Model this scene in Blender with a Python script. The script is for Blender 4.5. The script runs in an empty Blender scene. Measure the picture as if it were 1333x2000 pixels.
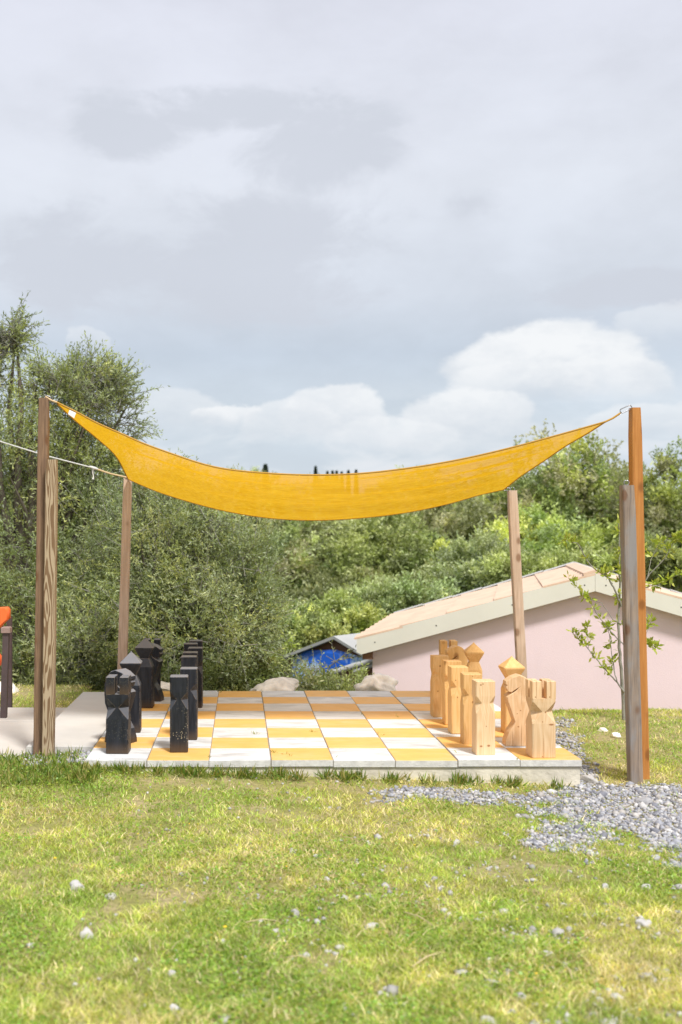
import bpy, math, random
import numpy as np
from mathutils import Vector, Matrix

random.seed(7)
RNG = np.random.default_rng(7)
SC = bpy.context.scene
COL = SC.collection
R = math.radians

# ------------------------------------------------------------------ camera
CAMZ = 1.749          # eye height above the lawn; board top is at TOP
TOP = 0.16
FPX, VX, VY = 2119.0, 469.4, 1055.0     # measured from the photograph: focal length and vanishing point
cam_d = bpy.data.cameras.new('camera')
cam = bpy.data.objects.new('camera', cam_d)
COL.objects.link(cam)
cam.location = (0, 0, CAMZ)
cam.rotation_euler = (R(90), 0, 0)
cam_d.sensor_fit = 'VERTICAL'
cam_d.sensor_height = 36
cam_d.lens = FPX / 2000 * 36
cam_d.shift_x = (666.5 - VX) / 2000
cam_d.shift_y = (VY - 1000) / 2000
cam_d.clip_end = 5000
cam_d.dof.use_dof = True
cam_d.dof.focus_distance = 8.9
cam_d.dof.aperture_fstop = 1.9
SC.camera = cam

# ------------------------------------------------------------------ light
SUN_TO = Vector((0.45, -0.98, 1.55)).normalized()      # direction towards the sun
sun_el = math.asin(SUN_TO.z)
sun_az = math.atan2(SUN_TO.x, SUN_TO.y)
sd = bpy.data.lights.new('sun', 'SUN')
sd.energy = 2.45
sd.angle = R(9.0)
sd.color = (1.0, 0.98, 0.95)
so = bpy.data.objects.new('sun', sd)
so.rotation_euler = SUN_TO.to_track_quat('Z', 'Y').to_euler()
COL.objects.link(so)

SC.view_settings.view_transform = 'Standard'
SC.view_settings.look = 'None'
SC.view_settings.exposure = 0.82
SC.view_settings.gamma = 1
SC.view_settings.use_curve_mapping = False
SC.cycles.use_denoising = True
SC.cycles.max_bounces = 8
SC.cycles.diffuse_bounces = 4
SC.cycles.transparent_max_bounces = 8

# ------------------------------------------------------------------ node helper
class NT:
    def __init__(self, tree):
        self.t = tree; self.n = tree.nodes; self.l = tree.links
    def new(self, typ, **kw):
        nd = self.n.new(typ)
        for k, v in kw.items():
            setattr(nd, k, v)
        return nd
    def put(self, sock, v):
        if v is None: return
        if hasattr(v, 'is_output') or isinstance(v, bpy.types.NodeSocket):
            self.l.new(v, sock)
        else:
            if isinstance(v, (tuple, list)) and len(v) == 3 and sock.type == 'RGBA': v = (*v, 1)
            sock.default_value = v
    def math(self, op, a, b=None, c=None, clamp=False):
        nd = self.new('ShaderNodeMath', operation=op); nd.use_clamp = clamp
        self.put(nd.inputs[0], a)
        if b is not None: self.put(nd.inputs[1], b)
        if c is not None: self.put(nd.inputs[2], c)
        return nd.outputs[0]
    def vmath(self, op, a, b=None):
        nd = self.new('ShaderNodeVectorMath', operation=op)
        self.put(nd.inputs[0], a)
        if b is not None: self.put(nd.inputs[1], b)
        return nd.outputs['Value'] if op in ('LENGTH', 'DOT_PRODUCT') else nd.outputs[0]
    def comb(self, x, y, z):
        nd = self.new('ShaderNodeCombineXYZ')
        self.put(nd.inputs[0], x); self.put(nd.inputs[1], y); self.put(nd.inputs[2], z)
        return nd.outputs[0]
    def mix(self, f, a, b, mode='MIX'):
        nd = self.new('ShaderNodeMix', data_type='RGBA', blend_type=mode)
        self.put(nd.inputs[0], f); self.put(nd.inputs[6], a); self.put(nd.inputs[7], b)
        return nd.outputs[2]
    def noise(self, vec, scale, detail=4, rough=0.55, dist=0.0, color=False):
        nd = self.new('ShaderNodeTexNoise')
        if vec is not None: self.put(nd.inputs['Vector'], vec)
        nd.inputs['Scale'].default_value = scale
        nd.inputs['Detail'].default_value = detail
        nd.inputs['Roughness'].default_value = rough
        nd.inputs['Distortion'].default_value = dist
        return nd.outputs['Color'] if color else nd.outputs['Fac']
    def mapr(self, v, a, b, c=0.0, d=1.0, smooth=True):
        nd = self.new('ShaderNodeMapRange')
        nd.interpolation_type = 'SMOOTHSTEP' if smooth else 'LINEAR'
        self.put(nd.inputs[0], v)
        for i, x in enumerate((a, b, c, d)): nd.inputs[i + 1].default_value = x
        return nd.outputs[0]
    def ramp(self, f, stops):
        nd = self.new('ShaderNodeValToRGB')
        self.put(nd.inputs[0], f)
        el = nd.color_ramp.elements
        while len(el) < len(stops): el.new(0.5)
        for e, (p, c) in zip(el, stops):
            e.position = p; e.color = (*c, 1)
        return nd.outputs[0]

# ------------------------------------------------------------------ world
def build_world():
    w = bpy.data.worlds.new('World'); SC.world = w; w.use_nodes = True
    t = NT(w.node_tree); t.n.clear()
    out = t.new('ShaderNodeOutputWorld'); bg = t.new('ShaderNodeBackground')
    t.l.new(bg.outputs[0], out.inputs[0])
    S = 0.1
    bg.inputs[1].default_value = S*.69
    sky = t.new('ShaderNodeTexSky', sky_type='NISHITA')
    sky.sun_disc = False
    sky.sun_elevation = sun_el; sky.sun_rotation = sun_az
    tc = t.new('ShaderNodeTexCoord')
    d = t.vmath('NORMALIZE', tc.outputs['Generated'])
    sp = t.new('ShaderNodeSeparateXYZ'); t.l.new(d, sp.inputs[0])
    x, y, z = sp.outputs
    az = t.math('ARCTAN2', x, y)
    el = t.math('ARCSINE', z)
    ela = t.math('ABSOLUTE', el)
    # stretched direction for the noise, flattened towards the horizon
    dv = t.comb(x, y, t.math('MULTIPLY', z, 2.0))
    warp = t.noise(dv, 5.5, 5, 0.6, 0, True)
    wsub = t.vmath('SUBTRACT', warp, (0.5, 0.5, 0.5))
    wsp = t.new('ShaderNodeSeparateXYZ'); t.l.new(wsub, wsp.inputs[0])
    azw = t.math('ADD', az, t.math('MULTIPLY', wsp.outputs[0], 0.10))
    elw = t.math('ADD', el, t.math('MULTIPLY', wsp.outputs[1], 0.07))
    def blob(px, py, rx, ry, a=azw, e=elw):
        a0 = math.atan((px - VX) / FPX); e0 = math.atan((VY - py) / FPX)
        dx = t.math('DIVIDE', t.math('SUBTRACT', a, a0), rx / FPX)
        dy = t.math('DIVIDE', t.math('SUBTRACT', e, e0), ry / FPX)
        r2 = t.math('ADD', t.math('MULTIPLY', dx, dx), t.math('MULTIPLY', dy, dy))
        return t.math('SUBTRACT', 1.0, t.math('SQRT', r2), clamp=True)
    def union(bs):
        o = bs[0]
        for b in bs[1:]: o = t.math('MAXIMUM', o, b)
        return o
    big = t.noise(dv, 2.2, 6, 0.55, 0.3)
    fine = t.noise(dv, 9.0, 7, 0.6, 0.2)
    c = lambda r, g, b: (r / S, g / S, b / S)
    # high veil of cloud, pale, slightly lavender overhead
    base = t.ramp(t.math('DIVIDE', ela, 0.5), [
        (0.0, (.58, .64, .71)), (.22, (.57, .635, .70)), (.34, (.505, .56, .635)), (.44, (.585, .62, .68)),
        (.62, (.655, .68, .735)), (.9, (.65, .665, .735)), (1.0, (.63, .645, .72))])
    base = t.mix(1.0, base, (1 / S, 1 / S, 1 / S), 'MULTIPLY')
    base = t.mix(0.90, sky.outputs[0], base)
    v = t.mapr(t.math('ADD', t.math('MULTIPLY', big, .65), t.math('MULTIPLY', fine, .35)), .34, .66, .92, 1.07)
    base = t.mix(1.0, base, t.comb(v, v, v), 'MULTIPLY')
    # darker ragged stratus: the patches seen upper left of centre and a general scatter elsewhere
    dark = union([blob(230, 245, 190, 80), blob(620, 300, 230, 130), blob(560, 450, 300, 150), blob(150, 520, 230, 130),
                  blob(480, 560, 330, 110), blob(450, 210, 260, 60), t.math('MULTIPLY', blob(945, 420, 85, 45), .28), blob(1240, 610, 260, 60)])
    gen = t.mapr(t.math('ADD', t.math('MULTIPLY', big, .7), t.math('MULTIPLY', fine, .3)), .53, .66)
    behind = t.mapr(t.math('ABSOLUTE', az), .5, .8)
    gen = t.math('MULTIPLY', t.math('MULTIPLY', gen, t.mapr(ela, .12, .25)), behind)
    med = t.noise(dv, 8.5, 10, .66, .4)
    wisp = t.math('ADD', dark, t.math('MULTIPLY', t.math('SUBTRACT', med, .5), 2.2))
    dk = t.math('MAXIMUM', t.math('MULTIPLY', t.mapr(wisp, .08, .62), t.mapr(dark, 0.0, .30)), gen)
    base = t.mix(t.math('MULTIPLY', dk, .78), base, c(.515, .545, .61))
    # low cumulus: billowed bright crowns that fade into grey bases
    w2 = t.noise(dv, 16, 8, .62, 0, True)
    w2s = t.vmath('SUBTRACT', w2, (0.5, 0.5, 0.5)); w2x = t.new('ShaderNodeSeparateXYZ'); t.l.new(w2s, w2x.inputs[0])
    azc = t.math('ADD', t.math('ADD', az, t.math('MULTIPLY', wsp.outputs[0], .05)), t.math('MULTIPLY', w2x.outputs[0], .045))
    elc = t.math('ADD', t.math('ADD', el, t.math('MULTIPLY', wsp.outputs[1], .02)), t.math('MULTIPLY', w2x.outputs[1], .030))
    # faint layered bank near the horizon
    bank_n = t.noise(t.comb(x, y, t.math('MULTIPLY', z, 3.2)), 8.5, 9, .6, .3)
    bank = t.math('MULTIPLY', t.mapr(ela, .165, .06), t.mapr(bank_n, .40, .64))
    base = t.mix(t.math('MULTIPLY', bank, .85), base, c(.665, .69, .725))
    base = t.mix(t.math('MULTIPLY', t.math('MULTIPLY', t.mapr(ela, .19, .10), t.mapr(bank_n, .56, .36)), .45), base, c(.49, .545, .61))
    cum = [(1075, 745, 210, 100, .95), (1010, 770, 150, 60, .6), (650, 825, 120, 75, .8), (560, 840, 110, 60, .55), (910, 835, 130, 80, .8), (1180, 770, 130, 70, .6), (435, 815, 75, 30, .8),
           (330, 830, 130, 80, .4), (780, 870, 160, 60, .5), (1270, 850, 150, 60, .5), (190, 670, 45, 35, .35), (1330, 690, 120, 60, .35)]
    for (px, py, rx, ry, st) in cum:
        a0 = math.atan((px-VX)/FPX); e0 = math.atan((VY-py)/FPX)
        dx = t.math('DIVIDE', t.math('SUBTRACT', azc, a0), rx/FPX); dy = t.math('DIVIDE', t.math('SUBTRACT', elc, e0), ry/FPX)
        up = t.math('MAXIMUM', dy, 0); dn = t.math('MINIMUM', dy, 0)
        r2 = t.math('ADD', t.math('MULTIPLY', dx, dx), t.math('ADD', t.math('MULTIPLY', up, up), t.math('MULTIPLY', t.math('MULTIPLY', dn, dn), 2.2)))
        m_ = t.mapr(r2, 1.0, .72)
        lowf = t.mapr(dy, -.60, .25)
        shade = t.math('ADD', t.math('MULTIPLY', t.mapr(dy, -.25, .75), .7), t.math('MULTIPLY', t.mapr(w2x.outputs[2], -.14, .14), .45))
        cc = t.mix(shade, c(.575, .615, .665), c(.765, .78, .795))
        base = t.mix(t.math('MULTIPLY', t.math('MULTIPLY', m_, lowf), st), base, cc)
    t.l.new(base, bg.inputs[0])
    w.cycles.sampling_method = 'MANUAL'
    w.cycles.sample_map_resolution = 512
build_world()

# ------------------------------------------------------------------ helpers
def P(px, py, Y):
    """a point of the place that the photograph shows at (px, py), Y metres ahead"""
    return np.array([(px - VX) * Y / FPX, Y, CAMZ - (py - VY) * Y / FPX])

def tag(o, label=None, cat=None, group=None, kind=None):
    if label: o['label'] = label
    if cat: o['category'] = cat
    if group: o['group'] = group
    if kind: o['kind'] = kind
    return o

def empty(name, loc=(0, 0, 0), rz=0.0, parent=None):
    o = bpy.data.objects.new(name, None)
    o.empty_display_size = 0.1
    COL.objects.link(o)
    o.location = loc; o.rotation_euler = (0, 0, rz)
    if parent: o.parent = parent
    return o

def link(name, me, parent=None, loc=None, rz=None):
    o = bpy.data.objects.new(name, me)
    COL.objects.link(o)
    if parent: o.parent = parent
    if loc is not None: o.location = loc
    if rz is not None: o.rotation_euler = (0, 0, rz)
    return o

def fast_mesh(name, verts, faces, mats, cols=None, smooth=False, midx=None):
    verts = np.asarray(verts, dtype=np.float32); faces = np.asarray(faces, dtype=np.int32)
    me = bpy.data.meshes.new(name)
    k = faces.shape[1]
    me.vertices.add(len(verts)); me.vertices.foreach_set('co', verts.ravel())
    me.loops.add(faces.size); me.loops.foreach_set('vertex_index', faces.ravel())
    me.polygons.add(len(faces))
    me.polygons.foreach_set('loop_start', np.arange(0, faces.size, k, dtype=np.int32))
    me.polygons.foreach_set('loop_total', np.full(len(faces), k, dtype=np.int32))
    if smooth: me.polygons.foreach_set('use_smooth', np.ones(len(faces), dtype=bool))
    for m in (mats if isinstance(mats, (list, tuple)) else [mats]): me.materials.append(m)
    if midx is not None: me.polygons.foreach_set('material_index', np.asarray(midx, dtype=np.int32))
    if cols is not None:
        ca = me.color_attributes.new('col', 'FLOAT_COLOR', 'POINT')
        c4 = np.ones((len(verts), 4), dtype=np.float32); c4[:, :3] = cols
        ca.data.foreach_set('color', c4.ravel())
    me.update(calc_edges=True)
    return me

class MB:
    """collects simple solids for one mesh"""
    def __init__(s): s.v = []; s.f = []; s.m = []
    def add(s, verts, faces, mi=0):
        b = len(s.v); s.v += [tuple(map(float, v)) for v in verts]
        s.f += [tuple(b + i for i in f) for f in faces]; s.m += [mi] * len(faces)
    def box(s, x0, x1, y0, y1, z0, z1, mi=0, bev=0.0, topmi=None):
        b = bev
        if b <= 0:
            v = [(x0,y0,z0),(x1,y0,z0),(x1,y1,z0),(x0,y1,z0),(x0,y0,z1),(x1,y0,z1),(x1,y1,z1),(x0,y1,z1)]
            f = [(3,2,1,0),(4,5,6,7),(0,1,5,4),(1,2,6,5),(2,3,7,6),(3,0,4,7)]
            s.add(v, f, mi)
            if topmi is not None: s.m[-5] = topmi
        else:
            v = [(x0,y0,z0),(x1,y0,z0),(x1,y1,z0),(x0,y1,z0),(x0,y0,z1-b),(x1,y0,z1-b),(x1,y1,z1-b),(x0,y1,z1-b),
                 (x0+b,y0+b,z1),(x1-b,y0+b,z1),(x1-b,y1-b,z1),(x0+b,y1-b,z1)]
            f = [(3,2,1,0),(8,9,10,11),(0,1,5,4),(1,2,6,5),(2,3,7,6),(3,0,4,7),(4,5,9,8),(5,6,10,9),(6,7,11,10),(7,4,8,11)]
            s.add(v, f, mi)
            if topmi is not None:
                s.m[-9] = topmi
                for k in (1, 2, 3, 4): s.m[-k] = topmi
    def prism(s, poly, y0, y1, mi=0):
        """poly in (x,z), extruded along y"""
        n = len(poly)
        v = [(x, y0, z) for x, z in poly] + [(x, y1, z) for x, z in poly]
        f = [tuple(range(n)), tuple(range(2*n-1, n-1, -1))]
        f += [(i, i+n, (i+1) % n + n, (i+1) % n) for i in range(n)]
        s.add(v, f, mi)
    def mesh(s, name, mats, smooth=False):
        me = bpy.data.meshes.new(name)
        me.from_pydata(s.v, [], s.f)
        for m in (mats if isinstance(mats, (list, tuple)) else [mats]): me.materials.append(m)
        me.polygons.foreach_set('material_index', s.m)
        if smooth: me.polygons.foreach_set('use_smooth', [True]*len(s.f))
        me.update(); return me

def tubes(paths, n=6):
    """paths: list of (points (k,3), radii (k,)); returns quad arrays"""
    V = []; F = []; base = 0
    for pts, rad in paths:
        pts = np.asarray(pts, float); rad = np.asarray(rad, float) * np.ones(len(pts))
        d = np.gradient(pts, axis=0); d /= np.linalg.norm(d, axis=1)[:, None] + 1e-9
        up = np.array([0, 0, 1.0]) if abs(d[0][2]) < .9 else np.array([1.0, 0, 0])
        a = np.cross(d, up); a /= np.linalg.norm(a, axis=1)[:, None] + 1e-9
        b = np.cross(d, a)
        th = np.arange(n) * 2*np.pi/n
        ring = pts[:, None, :] + rad[:, None, None]*(a[:, None, :]*np.cos(th)[None, :, None] + b[:, None, :]*np.sin(th)[None, :, None])
        V.append(ring.reshape(-1, 3))
        k = len(pts)
        i = np.arange(k-1)[:, None]*n; j = np.arange(n)[None, :]; j2 = (j+1) % n
        f = np.stack([i+j, i+j2, i+n+j2, i+n+j], -1).reshape(-1, 4) + base
        F.append(f); base += k*n
    return np.concatenate(V), np.concatenate(F)

def lattice_noise(x, y, cell, seed):
    r = np.random.default_rng(seed); G = r.random((128, 128))
    u = x/cell + 40; v = y/cell + 40
    i = np.floor(u).astype(int); j = np.floor(v).astype(int); fu = u-i; fv = v-j
    fu = fu*fu*(3-2*fu); fv = fv*fv*(3-2*fv)
    g = lambda a, b: G[a % 128, b % 128]
    return (g(i,j)*(1-fu)+g(i+1,j)*fu)*(1-fv) + (g(i,j+1)*(1-fu)+g(i+1,j+1)*fu)*fv
def fnoise(x, y, cell, seed):
    return (lattice_noise(x, y, cell, seed) + .5*lattice_noise(x, y, cell/2.1, seed+1) + .25*lattice_noise(x, y, cell/4.3, seed+2))/1.75
def sstep(a, b, x):
    t = np.clip((x-a)/(b-a), 0, 1); return t*t*(3-2*t)

# ------------------------------------------------------------------ materials
def mat(name):
    m = bpy.data.materials.new(name); m.use_nodes = True
    t = NT(m.node_tree)
    bsdf = t.n['Principled BSDF']
    return m, t, bsdf

def simple(name, col, rough=.7, var=.12, scale=8, bump=.0, bscale=60, metal=0.0, spec=.5, objspace=True):
    m, t, b = mat(name)
    tc = t.new('ShaderNodeTexCoord'); oi = t.new('ShaderNodeObjectInfo')
    off = t.math('MULTIPLY', oi.outputs['Random'], 37.0)
    vec = t.vmath('ADD', tc.outputs['Object'], t.comb(off, off, off))
    n = t.noise(vec, scale, 5, .6)
    f = t.mapr(n, .25, .75, 1-var, 1+var, False)
    c = t.mix(1.0, col, t.comb(f, f, f), 'MULTIPLY')
    t.put(b.inputs['Base Color'], c)
    b.inputs['Roughness'].default_value = rough
    b.inputs['Metallic'].default_value = metal
    b.inputs['Specular IOR Level'].default_value = spec
    if bump:
        bp = t.new('ShaderNodeBump'); bp.inputs['Strength'].default_value = bump; bp.inputs['Distance'].default_value = .01
        t.l.new(t.noise(vec, bscale, 4, .6), bp.inputs['Height']); t.l.new(bp.outputs[0], b.inputs['Normal'])
    return m

def wood(name, light, dark, knots=True, grain=55, contrast=1.0, rough=.65, rings=0.0, weather=None, knotcol=(.16, .06, .015), spots=()):
    m, t, b = mat(name)
    tc = t.new('ShaderNodeTexCoord'); oi = t.new('ShaderNodeObjectInfo')
    r = oi.outputs['Random']
    off = t.comb(t.math('MULTIPLY', r, 19.0), t.math('MULTIPLY', r, 41.0), t.math('MULTIPLY', r, 13.0))
    p = t.vmath('ADD', tc.outputs['Object'], off)
    ps = t.vmath('MULTIPLY', p, (1, 1, .045))
    g = t.noise(ps, grain, 5, .6, .4)
    pw = t.vmath('MULTIPLY', p, (1, 1, .14))
    wv = t.new('ShaderNodeTexWave', wave_type='RINGS', rings_direction='Z')
    t.put(wv.inputs['Vector'], t.vmath('ADD', pw, t.vmath('MULTIPLY', t.noise(pw, 5, 3, .5, 0, True), (.25, .25, .25))))
    wv.inputs['Scale'].default_value = 26; wv.inputs['Distortion'].default_value = 2.5
    wv.inputs['Detail'].default_value = 2; wv.inputs['Detail Scale'].default_value = 1.2
    f = t.math('ADD', t.math('MULTIPLY', g, 1-rings), t.math('MULTIPLY', wv.outputs['Fac'], rings))
    f = t.mapr(f, .5-.28/contrast, .5+.28/contrast, 0, 1)
    c = t.mix(f, light, dark)
    tone = t.math('ADD', .90, t.math('MULTIPLY', r, .2))
    c = t.mix(1.0, c, t.comb(tone, tone, tone), 'MULTIPLY')
    big = t.noise(t.vmath('MULTIPLY', p, (1, 1, .35)), 7, 4, .6)
    if weather:
        c = t.mix(t.mapr(big, .42, .62, 0, .85), c, weather)
    if knots:
        pk = t.vmath('MULTIPLY', p, (8.5, 8.5, 5.0))
        vo = t.new('ShaderNodeTexVoronoi'); t.put(vo.inputs['Vector'], pk); vo.inputs['Scale'].default_value = 1.0
        sel = t.math('GREATER_THAN', t.noise(vo.outputs['Position'], 3.1, 0, .5), .50)
        kf = t.math('MULTIPLY', t.mapr(vo.outputs['Distance'], .30, .14), sel)
        c = t.mix(t.math('MULTIPLY', kf, .8), c, knotcol)
        c = t.mix(t.math('MULTIPLY', t.math('MULTIPLY', t.mapr(vo.outputs['Distance'], .46, .28), sel), .25), c, dark)
    if spots:
        sx = t.new('ShaderNodeSeparateXYZ'); t.l.new(tc.outputs['Object'], sx.inputs[0])
        wx = t.math('ADD', sx.outputs[0], t.math('MULTIPLY', t.math('SUBTRACT', t.noise(t.vmath('MULTIPLY', tc.outputs['Object'], (0, 0, 1)), 30, 3, .5), .5), .008))
        for (qx, qz, ra, rb) in spots:
            e = t.math('SQRT', t.math('ADD', t.math('POWER', t.math('DIVIDE', t.math('SUBTRACT', wx, qx), ra*1.25), 2.0), t.math('POWER', t.math('DIVIDE', t.math('SUBTRACT', sx.outputs[2], qz), rb*1.3), 2.0)))
            c = t.mix(t.math('MULTIPLY', t.mapr(e, 1.9, 1.0), .35), c, dark)
            c = t.mix(t.math('MULTIPLY', t.mapr(e, 1.1, .6), .85), c, knotcol)
    t.put(b.inputs['Base Color'], c)
    b.inputs['Roughness'].default_value = rough
    b.inputs['Specular IOR Level'].default_value = .3
    bp = t.new('ShaderNodeBump'); bp.inputs['Strength'].default_value = .35; bp.inputs['Distance'].default_value = .004
    t.l.new(g, bp.inputs['Height']); t.l.new(bp.outputs[0], b.inputs['Normal'])
    return m

M = {}
M['pine'] = wood('pale_pine', (.82, .59, .36), (.68, .43, .22), contrast=.9, rings=.2, knotcol=(.20, .07, .02))
M['pine_warm'] = wood('warm_pine', (.76, .49, .215), (.62, .35, .115), contrast=.9, rings=.2, knotcol=(.17, .06, .015))
PINE = dict(light=(.82, .59, .36), dark=(.68, .43, .22), contrast=.9, rings=.2, knotcol=(.30, .12, .04), knots=False)
WARM = dict(light=(.78, .505, .23), dark=(.64, .37, .125), contrast=.9, rings=.2, knotcol=(.26, .10, .03), knots=False)
M['pine_pawn'] = wood('pine_two_knots', spots=[(-.034, .068, .009, .006), (.022, .072, .010, .007), (-.036, .520, .006, .005), (-.020, .527, .005, .004), (.004, .215, .003, .004)], **PINE)
M['pine_rook'] = wood('pine_rook_grain', spots=[(.012, .335, .006, .006), (-.012, .265, .004, .004), (.052, .245, .016, .006), (-.004, .07, .0016, .09), (-.012, .012, .005, .004)], **PINE)
M['pine_knight'] = wood('pine_cracked', spots=[(.012, .275, .005, .004), (-.015, .250, .004, .003), (-.006, .150, .006, .005), (.018, .07, .0018, .085), (-.05, .06, .0014, .05), (.02, .37, .0012, .06)], **PINE)
M['warm_a'] = wood('warm_pine_a', spots=[(.028, .455, .006, .006), (.004, .330, .008, .008), (.012, .205, .004, .004), (.0, .53, .004, .003)], **WARM)
M['warm_b'] = wood('warm_pine_b', spots=[(-.02, .30, .004, .006), (.03, .12, .005, .005), (-.035, .44, .005, .004)], **WARM)
M['warm_c'] = wood('warm_pine_c', spots=[(-.01, .46, .007, .007), (-.03, .235, .005, .006), (.02, .08, .003, .003)], **WARM)
M['post_brown'] = wood('stained_brown_timber', (.30, .185, .11), (.15, .09, .055), contrast=1.2, rings=.1)
M['post_light'] = wood('light_weathered_timber', (.42, .32, .21), (.19, .115, .06), rings=.8, contrast=1.6, grain=80)
M['post_grey'] = wood('grey_weathered_timber', (.34, .26, .20), (.17, .13, .105), contrast=1.3, weather=(.26, .245, .24))
M['post_orange'] = wood('orange_stained_timber', (.60, .27, .075), (.42, .16, .035), contrast=1.1)
M['post_back'] = wood('pale_brown_timber', (.60, .455, .35), (.42, .30, .22), contrast=1.2)

def black_paint(name, speck=0.0):
    m, t, b = mat(name)
    tc = t.new('ShaderNodeTexCoord'); oi = t.new('ShaderNodeObjectInfo'); ge = t.new('ShaderNodeNewGeometry')
    off = t.math('MULTIPLY', oi.outputs['Random'], 31.0)
    p = t.vmath('ADD', tc.outputs['Object'], t.comb(off, off, off))
    n = t.noise(t.vmath('MULTIPLY', p, (1, 1, .1)), 50, 5, .6)
    c = t.mix(t.mapr(n, .3, .75), (.010, .011, .015), (.026, .028, .036))
    # dust on upward faces and rubbed, bare corners
    nz = t.new('ShaderNodeSeparateXYZ'); t.l.new(ge.outputs['Normal'], nz.inputs[0])
    c = t.mix(t.math('MULTIPLY', t.mapr(nz.outputs[2], .2, .9), .55), c, (.36, .36, .39))
    bev = t.new('ShaderNodeBevel'); bev.samples = 4; bev.inputs['Radius'].default_value = .006
    dt = t.vmath('DOT_PRODUCT', bev.outputs[0], ge.outputs['Normal'])
    edge = t.math('MULTIPLY', t.mapr(dt, .985, .90), t.mapr(t.noise(p, 22, 4, .6), .42, .58))
    c = t.mix(t.math('MULTIPLY', edge, .6), c, (.34, .25, .17))
    if speck:
        vo = t.new('ShaderNodeTexVoronoi'); t.put(vo.inputs['Vector'], p); vo.inputs['Scale'].default_value = 75
        sz = t.new('ShaderNodeSeparateXYZ'); t.l.new(tc.outputs['Object'], sz.inputs[0])
        low = t.mapr(sz.outputs[2], .42, .05, .0, 1)
        s = t.math('MULTIPLY', t.math('LESS_THAN', vo.outputs['Distance'], .26), t.math('GREATER_THAN', t.noise(vo.outputs['Position'], 5, 0, .5), .50))
        c = t.mix(t.math('MULTIPLY', t.math('MULTIPLY', s, low), speck), c, (.42, .36, .25))
        c = t.mix(t.math('MULTIPLY', t.mapr(sz.outputs[2], .10, .0), .6), c, (.10, .06, .03))
    t.put(b.inputs['Base Color'], c)
    b.inputs['Roughness'].default_value = .48; b.inputs['Specular IOR Level'].default_value = .3
    bp = t.new('ShaderNodeBump'); bp.inputs['Strength'].default_value = .3; bp.inputs['Distance'].default_value = .003
    t.l.new(n, bp.inputs['Height']); t.l.new(bp.outputs[0], b.inputs['Normal'])
    return m
M['black'] = black_paint('black_painted_wood', .12)
M['black_speck'] = black_paint('black_paint_with_splashes', .9)

def tile_paint(name, col, worn, wear):
    m, t, b = mat(name)
    tc = t.new('ShaderNodeTexCoord'); oi = t.new('ShaderNodeObjectInfo'); r = oi.outputs['Random']
    off = t.math('MULTIPLY', r, 53.0)
    p = t.vmath('ADD', tc.outputs['Object'], t.comb(off, off, off))
    n = t.noise(p, 7, 6, .6); n2 = t.noise(t.vmath('MULTIPLY', p, (1, 3.2, 1)), 3.2, 5, .6, .6)
    v = t.math('ADD', t.mapr(n, .3, .7, .93, 1.04), t.math('MULTIPLY', t.math('SUBTRACT', r, .5), .10))
    c = t.mix(1.0, col, t.comb(v, v, v), 'MULTIPLY')
    c = t.mix(t.mapr(n2, .44, .72, 0, wear), c, worn)
    c = t.mix(t.math('MULTIPLY', t.mapr(t.noise(p, 14, 6, .7), .58, .75), .35), c, (.36, .33, .28))
    spots = t.mapr(t.noise(p, 70, 4, .7), .66, .74)
    c = t.mix(t.math('MULTIPLY', spots, .35), c, (.30, .27, .22))
    t.put(b.inputs['Base Color'], c)
    b.inputs['Roughness'].default_value = .62
    bp = t.new('ShaderNodeBump'); bp.inputs['Strength'].default_value = .25; bp.inputs['Distance'].default_value = .004
    t.l.new(t.noise(p, 90, 4, .6), bp.inputs['Height']); t.l.new(bp.outputs[0], b.inputs['Normal'])
    return m
M['tile_white'] = tile_paint('white_painted_paver', (.71, .71, .705), (.44, .435, .42), .9)
M['tile_yellow'] = tile_paint('yellow_painted_paver', (.82, .465, .125), (.78, .52, .24), .7)
M['paver_side'] = simple('bare_paver_side', (.62, .60, .565), .85, .2, 18, .5, 80)
M['base'] = simple('rough_cast_concrete', (.68, .62, .51), .9, .28, 5, .9, 22)
M['slab'] = simple('pale_concrete_slab', (.56, .535, .495), .85, .12, 1.6, .3, 60)
M['slab2'] = simple('warm_concrete_path', (.57, .53, .475), .85, .12, 1.3, .3, 60)
M['pink'] = simple('pink_render_wall', (.80, .645, .67), .9, .06, .9, .25, 90)
M['fascia'] = simple('beige_painted_fascia', (.70, .68, .59), .6, .05, 2, .05)
M['roof'] = simple('peach_roof_tile', (.70, .50, .36), .8, .13, 3, .3, 50)
M['flash'] = simple('grey_metal_flashing', (.60, .62, .63), .45, .05, 3, 0, metal=.2)
M['darkgap'] = simple('gap_shade_and_nail_black', (.03, .03, .032), .9)  # near-black for nails and for the painted gap shade under the flashing
M['shed_roof'] = simple('grey_sheet_roof', (.42, .42, .40), .6, .1, 2)
M['shed_brown'] = simple('brown_boards', (.20, .10, .06), .8, .3, 6)
M['steel'] = simple('galvanised_steel', (.35, .35, .36), .35, .1, 20, metal=.9)
M['white_rope'] = simple('white_rope_fibre', (.72, .70, .66), .9, .1, 60, .6, 300)
M['tan_rope'] = simple('sand_webbing_strap', (.62, .45, .25), .85, .1, 60)
M['stem_brown'] = simple('dark_brown_post', (.075, .05, .048), .6, .25, 9)
M['cap_brown'] = simple('worn_brown_cap', (.28, .19, .16), .7, .25, 12)
M['orange'] = simple('orange_plastic', (.85, .155, .035), .35, .08, 3)
M['rock'] = simple('pale_limestone', (.92, .86, .76), .9, .42, 7, 1.0, 14)
M['stone_white'] = simple('white_lawn_stone', (.50, .475, .45), .85, .15, 20, .6, 50)
M['stone_grey'] = simple('grey_lawn_stone', (.38, .37, .37), .85, .2, 20, .6, 50)
M['bark'] = simple('grey_brown_bark', (.15, .125, .10), .95, .35, 9, .9, 30)
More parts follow.
